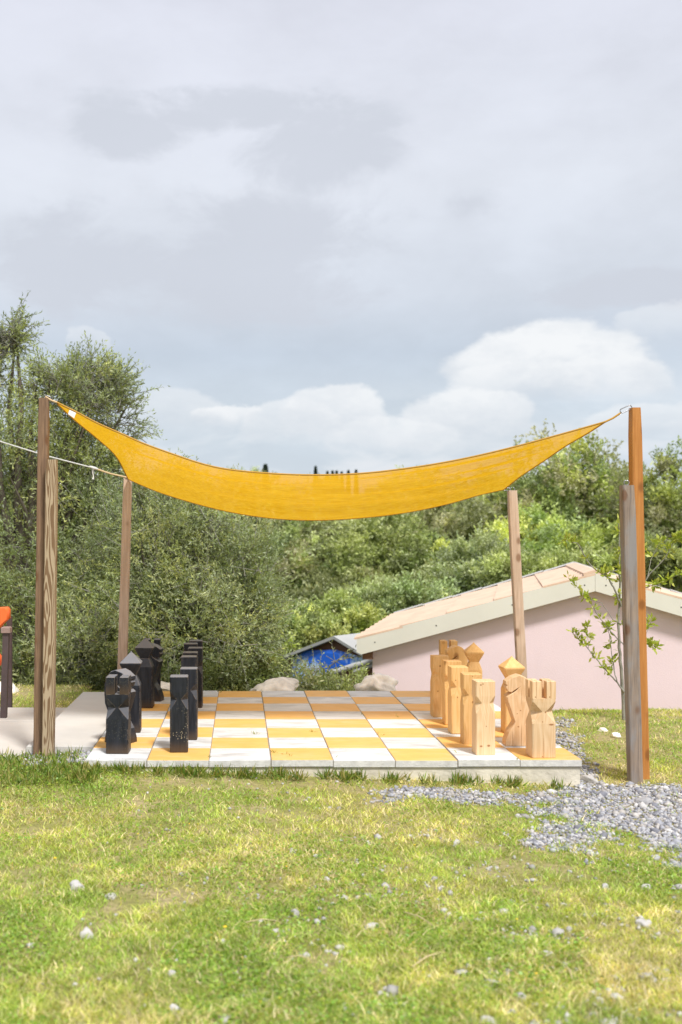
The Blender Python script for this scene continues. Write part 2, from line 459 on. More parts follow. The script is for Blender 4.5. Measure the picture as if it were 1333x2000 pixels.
M['bark_pale'] = simple('pale_grey_bark', (.25, .24, .20), .95, .3, 12, .6, 50)

def blue_panel():
    m, t, b = mat('blue_and_white_tarpaulin')
    tc = t.new('ShaderNodeTexCoord')
    n = t.noise(t.vmath('MULTIPLY', tc.outputs['Object'], (1, 1, .5)), 2.6, 5, .6, 1.0)
    c = t.mix(t.mapr(n, .50, .60), (.01, .13, .68), (.50, .66, .80))
    t.put(b.inputs['Base Color'], c); b.inputs['Roughness'].default_value = .4
    return m
M['blue'] = blue_panel()

def leafmat(name, back=None, trans=.35, backmix=.5):
    m, t, b = mat(name)
    t.n.remove(b)
    out = t.n['Material Output']
    at = t.new('ShaderNodeAttribute'); at.attribute_name = 'col'
    c = at.outputs['Color']
    if back:
        ge = t.new('ShaderNodeNewGeometry')
        c2 = t.mix(t.math('MULTIPLY', ge.outputs['Backfacing'], backmix), c, back)
    else: c2 = c
    df = t.new('ShaderNodeBsdfDiffuse'); t.put(df.inputs[0], c2)
    tr = t.new('ShaderNodeBsdfTranslucent'); t.put(tr.inputs[0], t.mix(1.0, c, (1.2, 1.25, .6), 'MULTIPLY'))
    gl = t.new('ShaderNodeBsdfGlossy'); gl.inputs['Roughness'].default_value = .45; t.put(gl.inputs[0], (1, 1, 1))
    mx = t.new('ShaderNodeMixShader'); mx.inputs[0].default_value = trans
    t.l.new(df.outputs[0], mx.inputs[1]); t.l.new(tr.outputs[0], mx.inputs[2])
    m2 = t.new('ShaderNodeMixShader'); m2.inputs[0].default_value = .025
    t.l.new(mx.outputs[0], m2.inputs[1]); t.l.new(gl.outputs[0], m2.inputs[2])
    t.l.new(m2.outputs[0], out.inputs[0])
    return m
M['leaf_olive'] = leafmat('olive_leaf', (.38, .42, .30))
M['leaf'] = leafmat('green_leaf', None, .4)
M['leaf_far'] = leafmat('slope_leaf', None, .36)
M['grass'] = leafmat('grass_blade', None, .4)

def ground_mat():
    m, t, b = mat('lawn_soil')
    tc = t.new('ShaderNodeTexCoord'); p = tc.outputs['Object']
    n = t.noise(p, .8, 6, .6); n2 = t.noise(p, 30, 5, .65); n3 = t.noise(p, 3.5, 5, .6)
    c = t.mix(t.mapr(n3, .35, .65), (.30, .29, .09), (.44, .36, .19))
    c = t.mix(t.mapr(n2, .42, .62, 0, .5), c, (.16, .15, .06))
    far = t.new('ShaderNodeSeparateXYZ'); t.l.new(p, far.inputs[0])
    c = t.mix(t.mapr(far.outputs[1], 11.5, 15), c, t.mix(n, (.07, .10, .03), (.13, .15, .05)))
    t.put(b.inputs['Base Color'], c); b.inputs['Roughness'].default_value = .95; b.inputs['Specular IOR Level'].default_value = .1
    bp = t.new('ShaderNodeBump'); bp.inputs['Strength'].default_value = .8; bp.inputs['Distance'].default_value = .03
    t.l.new(n2, bp.inputs['Height']); t.l.new(bp.outputs[0], b.inputs['Normal'])
    return m
M['ground'] = ground_mat()

def pebble_mat():
    m, t, b = mat('grey_gravel')
    at = t.new('ShaderNodeAttribute'); at.attribute_name = 'col'
    tc = t.new('ShaderNodeTexCoord')
    v = t.mapr(t.noise(tc.outputs['Object'], 60, 4, .6), .3, .7, .85, 1.12)
    t.put(b.inputs['Base Color'], t.mix(1.0, at.outputs['Color'], t.comb(v, v, v), 'MULTIPLY')); b.inputs['Roughness'].default_value = .85
    return m
M['gravel'] = pebble_mat()

def cloth_mat():
    m, t, b = mat('yellow_shade_cloth')
    out = t.n['Material Output']; t.n.remove(b)
    uv = t.new('ShaderNodeTexCoord')
    sx = t.new('ShaderNodeSeparateXYZ'); t.l.new(uv.outputs['Object'], sx.inputs[0])
    st = t.noise(t.vmath('MULTIPLY', uv.outputs['Object'], (1.2, 26, 26)), 3.0, 5, .6)
    col = t.mix(t.mapr(st, .3, .7), (.64, .325, .007), (.82, .49, .025))
    df = t.new('ShaderNodeBsdfDiffuse'); t.put(df.inputs[0], col)
    tr = t.new('ShaderNodeBsdfTranslucent'); t.put(tr.inputs[0], col)
    bp = t.new('ShaderNodeBump'); bp.inputs['Strength'].default_value = .35; bp.inputs['Distance'].default_value = .01
    t.l.new(st, bp.inputs['Height']); t.l.new(bp.outputs[0], df.inputs['Normal']); t.l.new(bp.outputs[0], tr.inputs['Normal'])
    mx = t.new('ShaderNodeMixShader'); mx.inputs[0].default_value = .62
    t.l.new(df.outputs[0], mx.inputs[1]); t.l.new(tr.outputs[0], mx.inputs[2])
    # the knitted cloth is porous
    tp = t.new('ShaderNodeBsdfTransparent'); m3 = t.new('ShaderNodeMixShader'); m3.inputs[0].default_value = .10
    t.l.new(mx.outputs[0], m3.inputs[1]); t.l.new(tp.outputs[0], m3.inputs[2]); t.l.new(m3.outputs[0], out.inputs[0])
    return m
M['cloth'] = cloth_mat()
M['hem'] = simple('ochre_hem_webbing', (.48, .26, .04), .8, .1, 30)
M['label'] = simple('white_care_label', (.80, .80, .80), .6, .02)

# ------------------------------------------------------------------ terrain
BX0, BX1, BY0, CELL = -1.1237, 2.4763, 7.848, .45
BY1 = BY0 + 8*CELL
def hgt(x, y):
    x = np.asarray(x, float); y = np.asarray(y, float)
    z = .02*(fnoise(x, y, .9, 3)-.5)
    z = z + .07*sstep(-.9, -1.7, x)*sstep(6.4, 8.0, y)          # rise by the left posts
    z = z - .035*sstep(1.2, 2.6, x)*sstep(5.5, 7.3, y)*sstep(9.6, 8.2, y)
    z = z + .02*sstep(2.7, 3.6, x)*sstep(9.2, 10.2, y)
    z = z + .072*sstep(2.1, -1.0, x)*sstep(6.4, 7.7, y)*sstep(12.0, 11.0, y)*sstep(-1.6, -1.1, x)
    start = np.where(x > 2.3, 10.75, np.where(x < -1.7, 12.3, 11.75))
    fall = sstep(0, 7.5, y-start)
    z = z - 3.2*fall
    hill = sstep(24, 155, y)
    z = z + hill*(6.6 + 1.2*np.sin(x*.05+1)) 
    z = z - sstep(170, 420, y)*4
    return z

def grid(xs, ys, name, m):
    X, Y = np.meshgrid(xs, ys); Z = hgt(X, Y)
    V = np.stack([X, Y, Z], -1).reshape(-1, 3)
    nx = len(xs); i, j = np.meshgrid(np.arange(len(ys)-1), np.arange(nx-1), indexing='ij')
    a = (i*nx+j).ravel(); F = np.stack([a, a+1, a+nx+1, a+nx], -1)
    return fast_mesh(name, V, F, m, smooth=True)
def spaced(lo, inner0, inner1, hi, step, growth=1.35):
    c = list(np.arange(inner0, inner1+1e-6, step)); s = step; a = inner1
    while a < hi: s *= growth; a += s; c.append(a)
    s = step; a = inner0
    while a > lo: s *= growth; a -= s; c.insert(0, a)
    return np.array(c)
gr = link('ground', grid(spaced(-1500, -6, 9, 1500, .09), spaced(-60, 2, 20, 2200, .09, 1.2), 'ground', M['ground']))
tag(gr, kind='structure')

# ------------------------------------------------------------------ chess board
board = empty('chess_board', (BX0, BY0, 0))
tag(board, 'large outdoor chessboard of white and yellow painted pavers on a concrete base', 'chessboard')
tm = {}
mb = MB(); mb.box(0, 1, 0, 1, 0, 1)
for colour in ('white', 'yellow'):
    ms = []
    for k in range(4):
        r = random.Random(k*7+len(colour))
        q = MB()
        g = .0017
        q.box(g+r.random()*.0015, CELL-g-r.random()*.003, g*.5, CELL-g*.5-r.random()*.001, 0, .05, 0, .003, topmi=1)
        ms.append(q.mesh('tile_'+colour, [M['paver_side'], M['tile_'+colour]]))
    tm[colour] = ms
rr = random.Random(3)
for c in range(8):
    cdx = rr.uniform(-.002, .002)
    for r in range(8):
        colour = 'yellow' if (c + r) % 2 == 1 else 'white'
        o = link('tile', rr.choice(tm[colour]), board)
        o.location = (c*CELL+cdx, r*CELL, TOP-.05+rr.uniform(-.0035, .0025))
        o.rotation_euler = (rr.uniform(-.003, .003), rr.uniform(-.003, .003), rr.uniform(-.0025, .0025))
q = MB(); q.box(.012, 3.588, .016, 3.57, -.30, .1045)
me = q.mesh('base', M['base'])
link('base', me, board)
q = MB(); q.box(.006, 3.594, .006, 3.594, .106, TOP-.010); link('joint_fill', q.mesh('joint_fill', simple('dusty_joint_sand', (.26, .23, .19), .95, .3, 12)), board)

# slabs left of the board and the path beyond the posts
path = empty('path', (0, 0, 0)); tag(path, kind='structure')
def slab(x0, x1, y0, y1, z1, m, t=.12):
    q = MB(); q.box(0, x1-x0, 0, y1-y0, 0, t, 0, .006)
    return link('slab', q.mesh('slab', M[m]), path, (x0, y0, z1-t))
slab(-1.66, -1.14, 8.43, 9.93, .150, 'slab'); slab(-1.66, -1.14, 9.94, 11.44, .149, 'slab')
slab(-3.60, -1.685, 8.30, 9.95, .088, 'slab2'); slab(-3.60, -1.685, 9.965, 10.75, .092, 'slab2')
slab(-6.2, -3.615, 8.30, 9.95, .086, 'slab2'); slab(-6.2, -3.615, 9.965, 10.75, .09, 'slab2')

# ------------------------------------------------------------------ chess pieces
def loft(rings, m, name):
    V = []; F = []
    for z, h, c in rings:
        k = h - c
        V += [(k,-h,z),(h,-k,z),(h,k,z),(k,h,z),(-k,h,z),(-h,k,z),(-h,-k,z),(-k,-h,z)]
    n = len(rings)
    for i in range(n-1):
        for j in range(8):
            a = i*8+j; b = i*8+(j+1) % 8
            F.append((a, b, b+8, a+8))
    F.append(tuple(range(7, -1, -1))); F.append(tuple(range((n-1)*8, n*8)))
    me = bpy.data.meshes.new(name); me.from_pydata(V, [], F)
    me.materials.append(m); me.update(); return me

def pawn(x, yf, h, w, m, label, group, rz=0.0, cut=.046, name='chess_pawn', lean=(0, 0)):
    a = w/2
    me = loft([(0, a-.003, .006), (.006, a, .007), (.322*h/.567, a, .007), (.392*h/.567, a*.955, cut), (.400*h/.567, a*.955, cut),
               (.452*h/.567, a, .007), (h-.004, a, .007), (h, a-.003, .007)], m, name)
    o = link(name, me, None, (x, yf+a, TOP+.001), rz)
    o.rotation_euler = (lean[1], lean[0], rz)
    return tag(o, label, 'chess pawn', group)

GB, GW = 'black chess pawns standing in a column', 'natural wood chess pawns standing in a column'
bp_labels = ['black chess pawn nearest the grass, its foot flecked with pale splashes',
 'second black pawn from the front edge, overlapped by the flecked pawn',
 'third black pawn from the front edge, its dusty top just under the fourth',
 'fourth black pawn counted from the front edge of the board',
 'fifth black pawn from the front, set slightly to the right of its neighbours',
 'sixth black pawn from the front, set slightly to the left of its neighbours',
 'black pawn farthest back, on the last row by the green bushes']
for i, (x, yf) in enumerate([(-.459, 8.11), (-.409, 8.61), (-.450, 9.50), (-.4545, 9.84), (-.425, 10.26), (-.489, 10.68), (-.450, 11.0)]):
    pawn(x, yf, .567, .136, M['black_speck'] if i == 0 else M['black'], bp_labels[i], GB, rz=[.03, -.01, .02, 0, -.03, .02, .01][i])
wp_labels = ['pale wooden pawn nearest the grass, two knots near its foot on a white tile',
 'second wooden pawn from the front edge with a knot at mid height',
 'third wooden pawn from the front edge, the middle one of the five',
 'fourth wooden pawn from the front edge, mostly hidden by the third',
 'wooden pawn farthest back in the column, leftmost of the wooden pieces']
for i, (x, yf) in enumerate([(1.81, 8.0), (1.806, 8.42), (1.80, 8.89), (1.833, 9.32), (1.800, 9.72)]):
    pawn(x, yf, .547, .143, M[['pine_pawn', 'warm_a', 'warm_b', 'pine_warm', 'warm_c'][i]], wp_labels[i], GW, rz=[.02, -.03, .03, -.02, .03][i], cut=.04)

def rook(x, yf, h, w, m, label, group, rz=0.0):
    a = w/2; top = h*.775; nz = .60*h
    t = empty('chess_rook', (x, yf+a, TOP+.001), rz)
    tag(t, label, 'chess rook', group)
    link('body', loft([(0, a-.003, .006), (.006, a, .007), (nz-.085, a, .007), (nz-.004, a*.93, .066), (nz+.004, a*.93, .066),
                       (nz+.03, a*.97, .045), (nz+.075, a, .007), (top, a, .007)], m, 'body'), t)
    s = w*.11
    pm = MB(); pm.box(-(a-s)/2, (a-s)/2, -(a-s)/2, (a-s)/2, 0, h-top, 0, .003); pme = pm.mesh('battlement', m)
    for sx in (-1, 1):
        for sy in (-1, 1):
            link('battlement', pme, t, (sx*(a+s)/2, sy*(a+s)/2, top))
    return t
rook(-.912, 8.06, .570, .168, M['black'], 'black chess rook in the front left corner with notched battlements', 'black chess rooks', -.02)
rook(-.900, 11.05, .575, .165, M['black'], 'black chess rook at the back left, mostly hidden by a knight', 'black chess rooks', .03)
rook(2.210, 7.895, .560, .172, M['pine_rook'], 'natural wood rook in the front right corner by the gravel', 'natural wood chess rooks', .04)
rook(2.135, 11.05, .560, .168, M['pine_warm'], 'natural wood rook at the far end, behind the last pawn', 'natural wood chess rooks', -.05)

def bishop(x, yc, h, w, m, label, group, rz=0.0, bw=.8):
    a = w/2; k = h/.64
    t = empty('chess_bishop', (x, yc, TOP+.001), rz)
    tag(t, label, 'chess bishop', group)
    link('body', loft([(0, a*bw-.003, .006), (.006, a*bw, .008), (.36*k, a*bw, .008), (.375*k, a*bw*.98, .012), (.452*k, a*.52, .010)], m, 'body'), t)
    link('head', loft([(.453*k, a*.52, .010), (.54*k, a, .008), (.552*k, a, .008), (h-.012, a*.12, .003), (h, a*.04, .001)], m, 'head'), t)
    return t
bishop(-.905, 9.02, .665, .178, M['black'], 'black bishop with dusty pointed hat, third piece from the front', 'black chess bishops', .03, .92)
bishop(-.905, 10.34, .66, .178, M['black'], 'black bishop with pointed hat farther back, before the far knight', 'black chess bishops', -.04, .92)
bishop(2.245, 8.97, .63, .176, M['warm_b'], 'natural wood bishop with pointed hat right behind the near knight', 'natural wood chess bishops', .05, .82)
bishop(2.225, 10.33, .615, .176, M['pine_warm'], 'natural wood bishop with pointed hat standing farther back by itself', 'natural wood chess bishops', -.1, .82)

def knight_mesh(m):
    # profile facing -x, (x, z)
    prof = [(-.102, 0), (.100, 0), (.100, .035), (.083, .105), (.050, .165), (.056, .19), (.100, .29), (.106, .36), (.103, .435), (.083, .495),
            (.045, .533), (.004, .546), (-.050, .528), (-.096, .497), (-.100, .478), (-.088, .465), (-.098, .452), (-.082, .418), (-.055, .412),
            (-.022, .437), (.006, .4545), (-.028, .420), (-.070, .395), (-.092, .378), (-.086, .345), (-.070, .30), (-.030, .185), (-.038, .165), (-.078, .105), (-.1, .035)]
    prof = [(x, z) for x, z in prof]
    y = .068
    import bmesh
    bm = bmesh.new()
    vs = [bm.verts.new((x, -y, z)) for x, z in prof]
    f = bm.faces.new(vs)
    r = bmesh.ops.extrude_face_region(bm, geom=[f])
    for v in r['geom']:
        if isinstance(v, bmesh.types.BMVert): v.co.y = y
    bmesh.ops.recalc_face_normals(bm, faces=bm.faces)
    edges = [e for e in bm.edges if abs(abs(e.verts[0].co.y)-y) < 1e-5 and e.verts[0].co.y*e.verts[1].co.y > 0]
    bmesh.ops.bevel(bm, geom=edges, offset=.004, segments=1, affect='EDGES')
    # narrower towards the muzzle
    for v in bm.verts:
        if v.co.z > .40: v.co.y *= 1 - .22*max(0, -v.co.x/.1)
    bmesh.ops.triangulate(bm, faces=[f for f in bm.faces if len(f.verts) > 4])
    me = bpy.data.meshes.new('chess_knight'); bm.to_mesh(me); bm.free(); me.materials.append(m); return me
def knight(x, yc, m, label, group, rz=0.0, s=1.0):
    o = link('chess_knight', knight_mesh(m), None, (x, yc, TOP+.001), rz); o.scale = (s, s, s)
    return tag(o, label, 'chess knight', group)
knight(-.938, 8.54, M['black'], 'black knight squeezed behind the front rook, only its nape showing', 'black chess knights', math.pi-.5, 1.05)
knight(-.872, 10.76, M['black'], 'black knight near the far end, behind the farther bishop', 'black chess knights', math.pi-.2, 1.03)
knight(2.152, 8.43, M['pine_knight'], 'natural wood knight with carved jaw beside the front corner rook', 'natural wood chess knights', -.02)
knight(2.135, 10.74, M['pine_warm'], 'natural wood knight at the far end, muzzle over the last pawn', 'natural wood chess knights', .05, 1.0)

# ------------------------------------------------------------------ posts and sail
def post(name, ptop, pbot, wpx_top, wpx_bot, Y, m, label, depth, zfoot, group='timber posts of the shade sail', eyebolt=False, round_=False):
    """ptop/pbot = (px centre, py) of the top and the foot"""
    a = P(ptop[0], ptop[1], Y); b = P(pbot[0], pbot[1], Y)
    dirv = (a-b)/(a[2]-b[2]); foot = b + dirv*(zfoot-b[2])
    wt = wpx_top*Y/FPX/2; wb = wpx_bot*Y/FPX/2; d = depth/2
    H = a[2]-zfoot; n = 14
    V = []; F = []
    rs = random.Random(int(ptop[0]))
    top = a-foot
    for i in range(n+1):
        f = i/n; cx = top[0]*f; w = wb+(wt-wb)*f
        jx = rs.uniform(-.0012, .0012); c = .006; e = 0 if i < n else .004
        w -= e; dd = d-e
        ring = [(w-c,-dd),(w,-dd+c),(w,dd-c),(w-c,dd),(-w+c,dd),(-w,dd-c),(-w,-dd+c),(-w+c,-dd)]
        V += [(cx+jx+p, q, H*f) for p, q in ring]
    for i in range(n):
        for j in range(8):
            F.append((i*8+j, i*8+(j+1) % 8, (i+1)*8+(j+1) % 8, (i+1)*8+j))
    F.append(tuple(range(7, -1, -1))); F.append(tuple(range(n*8, n*8+8)))
    me = bpy.data.meshes.new(name); me.from_pydata(V, [], F); me.materials.append(m); me.update()
    o = link(name, me, None, foot)
    tag(o, label, 'post', group)
    return o, a
pL, tL = post('timber_post', (86.5, 778), (79, 1465), 19, 24, 8.42, M['post_brown'], 'tall dark brown timber post at left, holding the sail corner', .09, -.1)
post('timber_post', (102, 898), (95, 1465), 22, 23, 8.32, M['post_light'], 'shorter light timber post with bold grain beside the tall brown one', .08, -.1)
pR, tR = post('timber_post', (1240, 797), (1252, 1518), 19, 28, 8.14, M['post_orange'], 'tall orange stained timber post at right, holding the sail corner', .09, -.15)
post('timber_post', (1224.5, 948), (1240.5, 1514), 24.5, 24, 8.00, M['post_grey'], 'shorter grey weathered timber post in front of the orange one', .09, -.15)
pBL, tBL = post('timber_post', (250, 934), (238.5, 1350), 16.5, 18.5, 11.55, M['post_back'], 'slim pale brown post behind the black pieces at back left', .09, -.2)
pBR, tBR = post('timber_post', (1000.5, 958), (1023, 1386), 18, 18, 11.25, M['post_back'], 'slim leaning brown post behind the wooden pieces, before the pink wall', .085, -.6)

def crv(pts, Ys, n, bow=0.0):
    pts = np.array(pts, float)
    t = np.r_[0, np.cumsum(np.hypot(*np.diff(pts, axis=0).T))]; t /= t[-1]
    u = np.linspace(0, 1, n)
    # smooth interpolation through the control points
    def ip(v):
        m = np.gradient(v, t); k = np.clip(np.searchsorted(t, u)-1, 0, len(t)-2)
        h = t[k+1]-t[k]; s = (u-t[k])/h
        return ((2*s**3-3*s**2+1)*v[k]+(s**3-2*s**2+s)*h*m[k]+(-2*s**3+3*s**2)*v[k+1]+(s**3-s**2)*h*m[k+1])
    x = ip(pts[:, 0]); y = ip(pts[:, 1]); Y = Ys[0]+(Ys[1]-Ys[0])*u + bow*4*u*(1-u)
    return np.stack([(x-VX)*Y/FPX, Y, CAMZ-(y-VY)*Y/FPX], -1)
NU, NV = 90, 30
C0 = crv([(112,786),(134,797),(153.5,806.5),(177,819.5),(206,833.5),(240,848),(271,862),(330,884),(420,912),(520,924),(600,927.5),(700,925),(800,914),(900,897),(1000,874),(1100,847),(1182,824)], (8.42, 8.14), NU, .18)
C1 = crv([(251,936),(300,957),(370,980),(450,1000),(520,1011),(600,1016),(700,1012),(800,1000),(880,983),(940,966),(985,956)], (11.50, 11.20), NU, -.35)
D0 = crv([(112,788),(145,819),(187,853.5),(227,891),(251,936)], (8.42, 11.50), NV)
D1 = crv([(1182,824),(1150,845),(1110,868),(1060,902),(1015,932),(985,956)], (8.14, 11.20), NV)
u = np.linspace(0, 1, NU)[:, None, None]; v = np.linspace(0, 1, NV)[None, :, None]
Sf = (1-v)*C0[:, None]+v*C1[:, None]+(1-u)*D0[None]+u*D1[None]-((1-u)*(1-v)*C0[0]+u*(1-v)*C0[-1]+(1-u)*v*C1[0]+u*v*C1[-1])
uu = u[..., 0]; vv = v[..., 0]
edge = (np.clip(vv*6, 0, 1)*np.clip((1-vv)*6, 0, 1)*np.clip(uu*7, 0, 1)*np.clip((1-uu)*7, 0, 1))
Sf[..., 2] += edge*(.030*np.sin(vv*30+uu*3+np.sin(uu*5)*1.5)*(.25+1.1*uu**3+.5*(1-uu)**4) + .012*np.sin(vv*13+uu*7))
V = Sf.reshape(-1, 3); i, j = np.meshgrid(np.arange(NU-1), np.arange(NV-1), indexing='ij')
a_ = (i*NV+j).ravel(); F = np.stack([a_, a_+1, a_+NV+1, a_+NV], -1)
sail_loc = Sf[NU//2, NV//2].copy()
sail = link('shade_sail', fast_mesh('shade_sail', V-sail_loc, F, M['cloth'], smooth=True), None, sail_loc)
tag(sail, 'large yellow shade sail sagging between four corner posts above the chessboard', 'shade sail')
hv, hf = tubes([(C0-sail_loc, .0075), (C1-sail_loc, .007), (D0-sail_loc, .007), (D1-sail_loc, .007)], 6)
link('hem', fast_mesh('hem', hv, hf, M['hem'], smooth=True), sail)
# corner straps and hooks
def rel(p): return np.asarray(p)-sail_loc
TLc, TRc, BLc, BRc = C0[0], C0[-1], C1[0], C1[-1]
tLp = np.array(tL)+np.array([.01, 0, .012]); tRp = np.array(tR)+np.array([-.03, 0, .012])
def strap(p, q, w, m, name='corner_strap'):
    sv, sf = tubes([(np.array([rel(p), rel(np.array(p)*.5+np.array(q)*.5+np.array([0, 0, -.006])), rel(q)]), w)], 6)
    return link(name, fast_mesh(name, sv, sf, M[m], smooth=True), sail)
strap(TLc, tLp, .009, 'tan_rope'); 
midR = P(1212, 807, 8.14); strap(TRc, midR, .008, 'hem')
def ring_link(c, r, L, dirv, name='snap_hook', th=.004):
    d = np.array(dirv)/np.linalg.norm(dirv); sd_ = np.cross(d, [0, 1, 0]); sd_ /= np.linalg.norm(sd_)
    th_ = np.linspace(0, 2*np.pi, 21)
    pts = np.array([rel(c) + d*(np.cos(t)*r + (L/2 if np.cos(t) > 0 else -L/2)) + sd_*np.sin(t)*r for t in th_])
    sv, sf = tubes([(pts, th)], 6)
    return link(name, fast_mesh(name, sv, sf, M['steel'], smooth=True), sail)
ring_link(P(1223, 799, 8.14), .016, .06, (1, 0, .45)); ring_link(P(93, 776, 8.42), .012, .03, (1, 0, -.4))
ring_link(P(990, 955.5, 11.22), .014, .05, (1, 0, -.1), th=.005)
ring_link(P(1001, 956, 11.25), .02, .01, (1, 0, 0), th=.004)
# eye bolt on the grey post top
ev, ef = tubes([(np.array([P(1224+5*math.cos(t), 943-5*math.sin(t), 8.0) for t in np.linspace(0, 6.283, 15)])-P(1225, 948, 8.0), .004)], 6)
eb = link('eye_bolt', fast_mesh('eye_bolt', ev, ef, M['steel'], smooth=True), None, P(1225, 948, 8.0))
tag(eb, 'small steel eye bolt on top of the grey weathered post', 'bolt')
# care label sewn near the left corner
k = 3
def sp(uq, vq):
    iu = uq*(NU-1); iv = vq*(NV-1); a0 = int(iu); b0 = int(iv); fu = iu-a0; fv = iv-b0
    return (Sf[a0, b0]*(1-fu)*(1-fv)+Sf[a0+1, b0]*fu*(1-fv)+Sf[a0, b0+1]*(1-fu)*fv+Sf[a0+1, b0+1]*fu*fv)
c = P(140, 806, 8.38)
lv = [rel(P(x, y, 8.36)) for x, y in ((136, 800.5), (149, 806.5), (145.5, 816.5), (133.5, 808.5))]
lv2 = [p+np.array([0, -.004, -.002]) for p in lv]
q = MB(); q.add([*lv, *lv2], [(0, 1, 2, 3), (7, 6, 5, 4), (0, 4, 5, 1), (1, 5, 6, 2), (2, 6, 7, 3), (3, 7, 4, 0)])
link('care_label', q.mesh('care_label', M['label']), sail)

# rope from the back left corner to the olive tree
rp = [P(251, 933, 11.5), P(183, 914, 11.6), P(90, 890, 11.9), P(0, 862, 12.3), P(-60, 842, 12.7), P(-140, 818, 13.4)]
def smooth_path(pts, n, sag=0.0):
    pts = np.array(pts, float); t = np.linspace(0, 1, len(pts)); uq = np.linspace(0, 1, n)
    return np.stack([np.interp(uq, t, pts[:, k]) for k in range(3)], -1)
rl = P(183, 914, 11.6)
rv, rf = tubes([(smooth_path(rp[1:], 24)-rl, .0075)], 6)
rope = link('rope', fast_mesh('rope', rv, rf, M['white_rope'], smooth=True), None, rl)
tag(rope, 'white rope tied from the sail corner into the left olive tree', 'rope')
rv, rf = tubes([(np.array([rp[0]-rl, (rp[0]+rp[1])/2-rl+[0, 0, -.01], rp[1]-rl]), .0095)], 6)
link('webbing', fast_mesh('webbing', rv, rf, M['tan_rope'], smooth=True), rope)
kp = [P(183, 914, 11.58), P(181.5, 922, 11.58), P(183, 931, 11.58), P(182, 936, 11.58)]
rv, rf = tubes([(np.array(kp)-rl, [.012, .006, .006, .012]), (np.array([P(176, 911.5, 11.59), P(184, 914, 11.57), P(192, 916.5, 11.59)])-rl, [.010, .017, .010])], 7)
link('knot', fast_mesh('knot', rv, rf, M['white_rope'], smooth=True), rope)

# ------------------------------------------------------------------ pink house
A = R(14); HF = np.array([4.19, 12.8, 1.362]); DEP = 4.43; HALF = 2.826; SL = .834/2.826
house = empty('pink_house', (HF[0], HF[1], 0), -A)
tag(house, 'low pink rendered house with peach tiled roof and beige fascia boards', 'house')
ridge = HF[2]; OV = .14
th = math.atan(SL)
# wall box with gable (local x along the gable, y away)
wz = lambda x: ridge - abs(x)*SL - .135
hw = 2.645
q = MB()
poly = [(-hw, -3.4), (hw, -3.4), (hw, wz(hw)), (0, wz(0)), (-hw, wz(hw))]
q.prism(poly, OV, DEP-OV)
link('wall', q.mesh('wall', M['pink']), house)
for s in (-1, 1):
    # fascia board
    q = MB()
    pts = [(s*HALF, ridge-HALF*SL-.002), (s*.0015, ridge-.002), (s*.0015, ridge-.215), (s*(HALF-.06), ridge-(HALF-.06)*SL-.215), (s*HALF, ridge-HALF*SL-.17)]
    if s < 0: pts = pts[::-1]
    q.prism(pts, 0, .032); link('fascia', q.mesh('fascia', M['fascia']), house)
    # roof deck
    q = MB()
    pts = [(s*HALF, ridge-HALF*SL-.055), (s*.001, ridge-.055), (s*.001, ridge-.10), (s*HALF, ridge-HALF*SL-.10)]
    if s < 0: pts = pts[::-1]
    q.prism(pts, .034, DEP-.034); link('roof_deck', q.mesh('roof_deck', M['fascia']), house)
# nails on fascia
q = MB()
for s in (-1, 1):
    for kx in (.12, .95, 1.85, 2.6):
        zc = ridge-kx*SL-.11
        q = MB(); q.box(s*kx-.007, s*kx+.007, -.003, .001, zc-.007, zc+.007); link('nail', q.mesh('nail', M['darkgap']), house)
q = MB(); q.box(-2.76, -2.64, .05, .22, ridge-2.7*SL-.30, ridge-2.7*SL-.19); link('rafter_end', q.mesh('rafter_end', M['shed_brown']), house)
# roof tiles: slightly curved overlapping pieces
NC, NR = 9, 5
L = HALF/math.cos(th); tl = L/NR; tw = (DEP-.0)/NC
def roof_tile():
    V = []; F = []; n = 6
    for zz in (.0, -.022):
        for ax in (0, 1):
            for kk in range(n+1):
                f = kk/n; y = f*(tw-.012)
                bumpz = .020*math.sin(f*math.pi)**2 
                V.append((ax*(tl+.03), y, zz+bumpz - .0*ax))
    m_ = n+1
    for kk in range(n):
        F.append((kk, kk+1, m_+kk+1, m_+kk)); F.append((2*m_+kk+1, 2*m_+kk, 3*m_+kk, 3*m_+kk+1))
        F.append((kk+1, kk, 2*m_+kk, 2*m_+kk+1)); F.append((m_+kk, m_+kk+1, 3*m_+kk+1, 3*m_+kk))
    F.append((0, m_, 3*m_, 2*m_)); F.append((n+m_, n, 2*m_+n, 3*m_+n))
    me = bpy.data.meshes.new('roof_tile'); me.from_pydata(V, [], F); me.materials.append(M['roof']); me.update(); return me
rt = roof_tile(); rt_rng = random.Random(5)
for s in (-1, 1):
    for r_ in range(NR):
        for c_ in range(NC):
            o = link('roof_tile', rt, house)
            d0 = r_*tl
            lift = .006
            if s > 0:
                o.matrix_local = Matrix.Translation((d0*math.cos(th), c_*tw, ridge-.012-d0*math.sin(th)+lift)) @ Matrix.Rotation(th-.028, 4, 'Y') @ Matrix.Rotation(rt_rng.uniform(-.003, .003), 4, 'Z')
            else:
                o.matrix_local = Matrix.Translation((-d0*math.cos(th), c_*tw+tw-.012, ridge-.012-d0*math.sin(th)+lift)) @ Matrix.Rotation(math.pi, 4, 'Z') @ Matrix.Rotation(th-.028, 4, 'Y') @ Matrix.Rotation(rt_rng.uniform(-.003, .003), 4, 'Z')
            o.location.z += r_*.0 + rt_rng.uniform(-.002, .002)
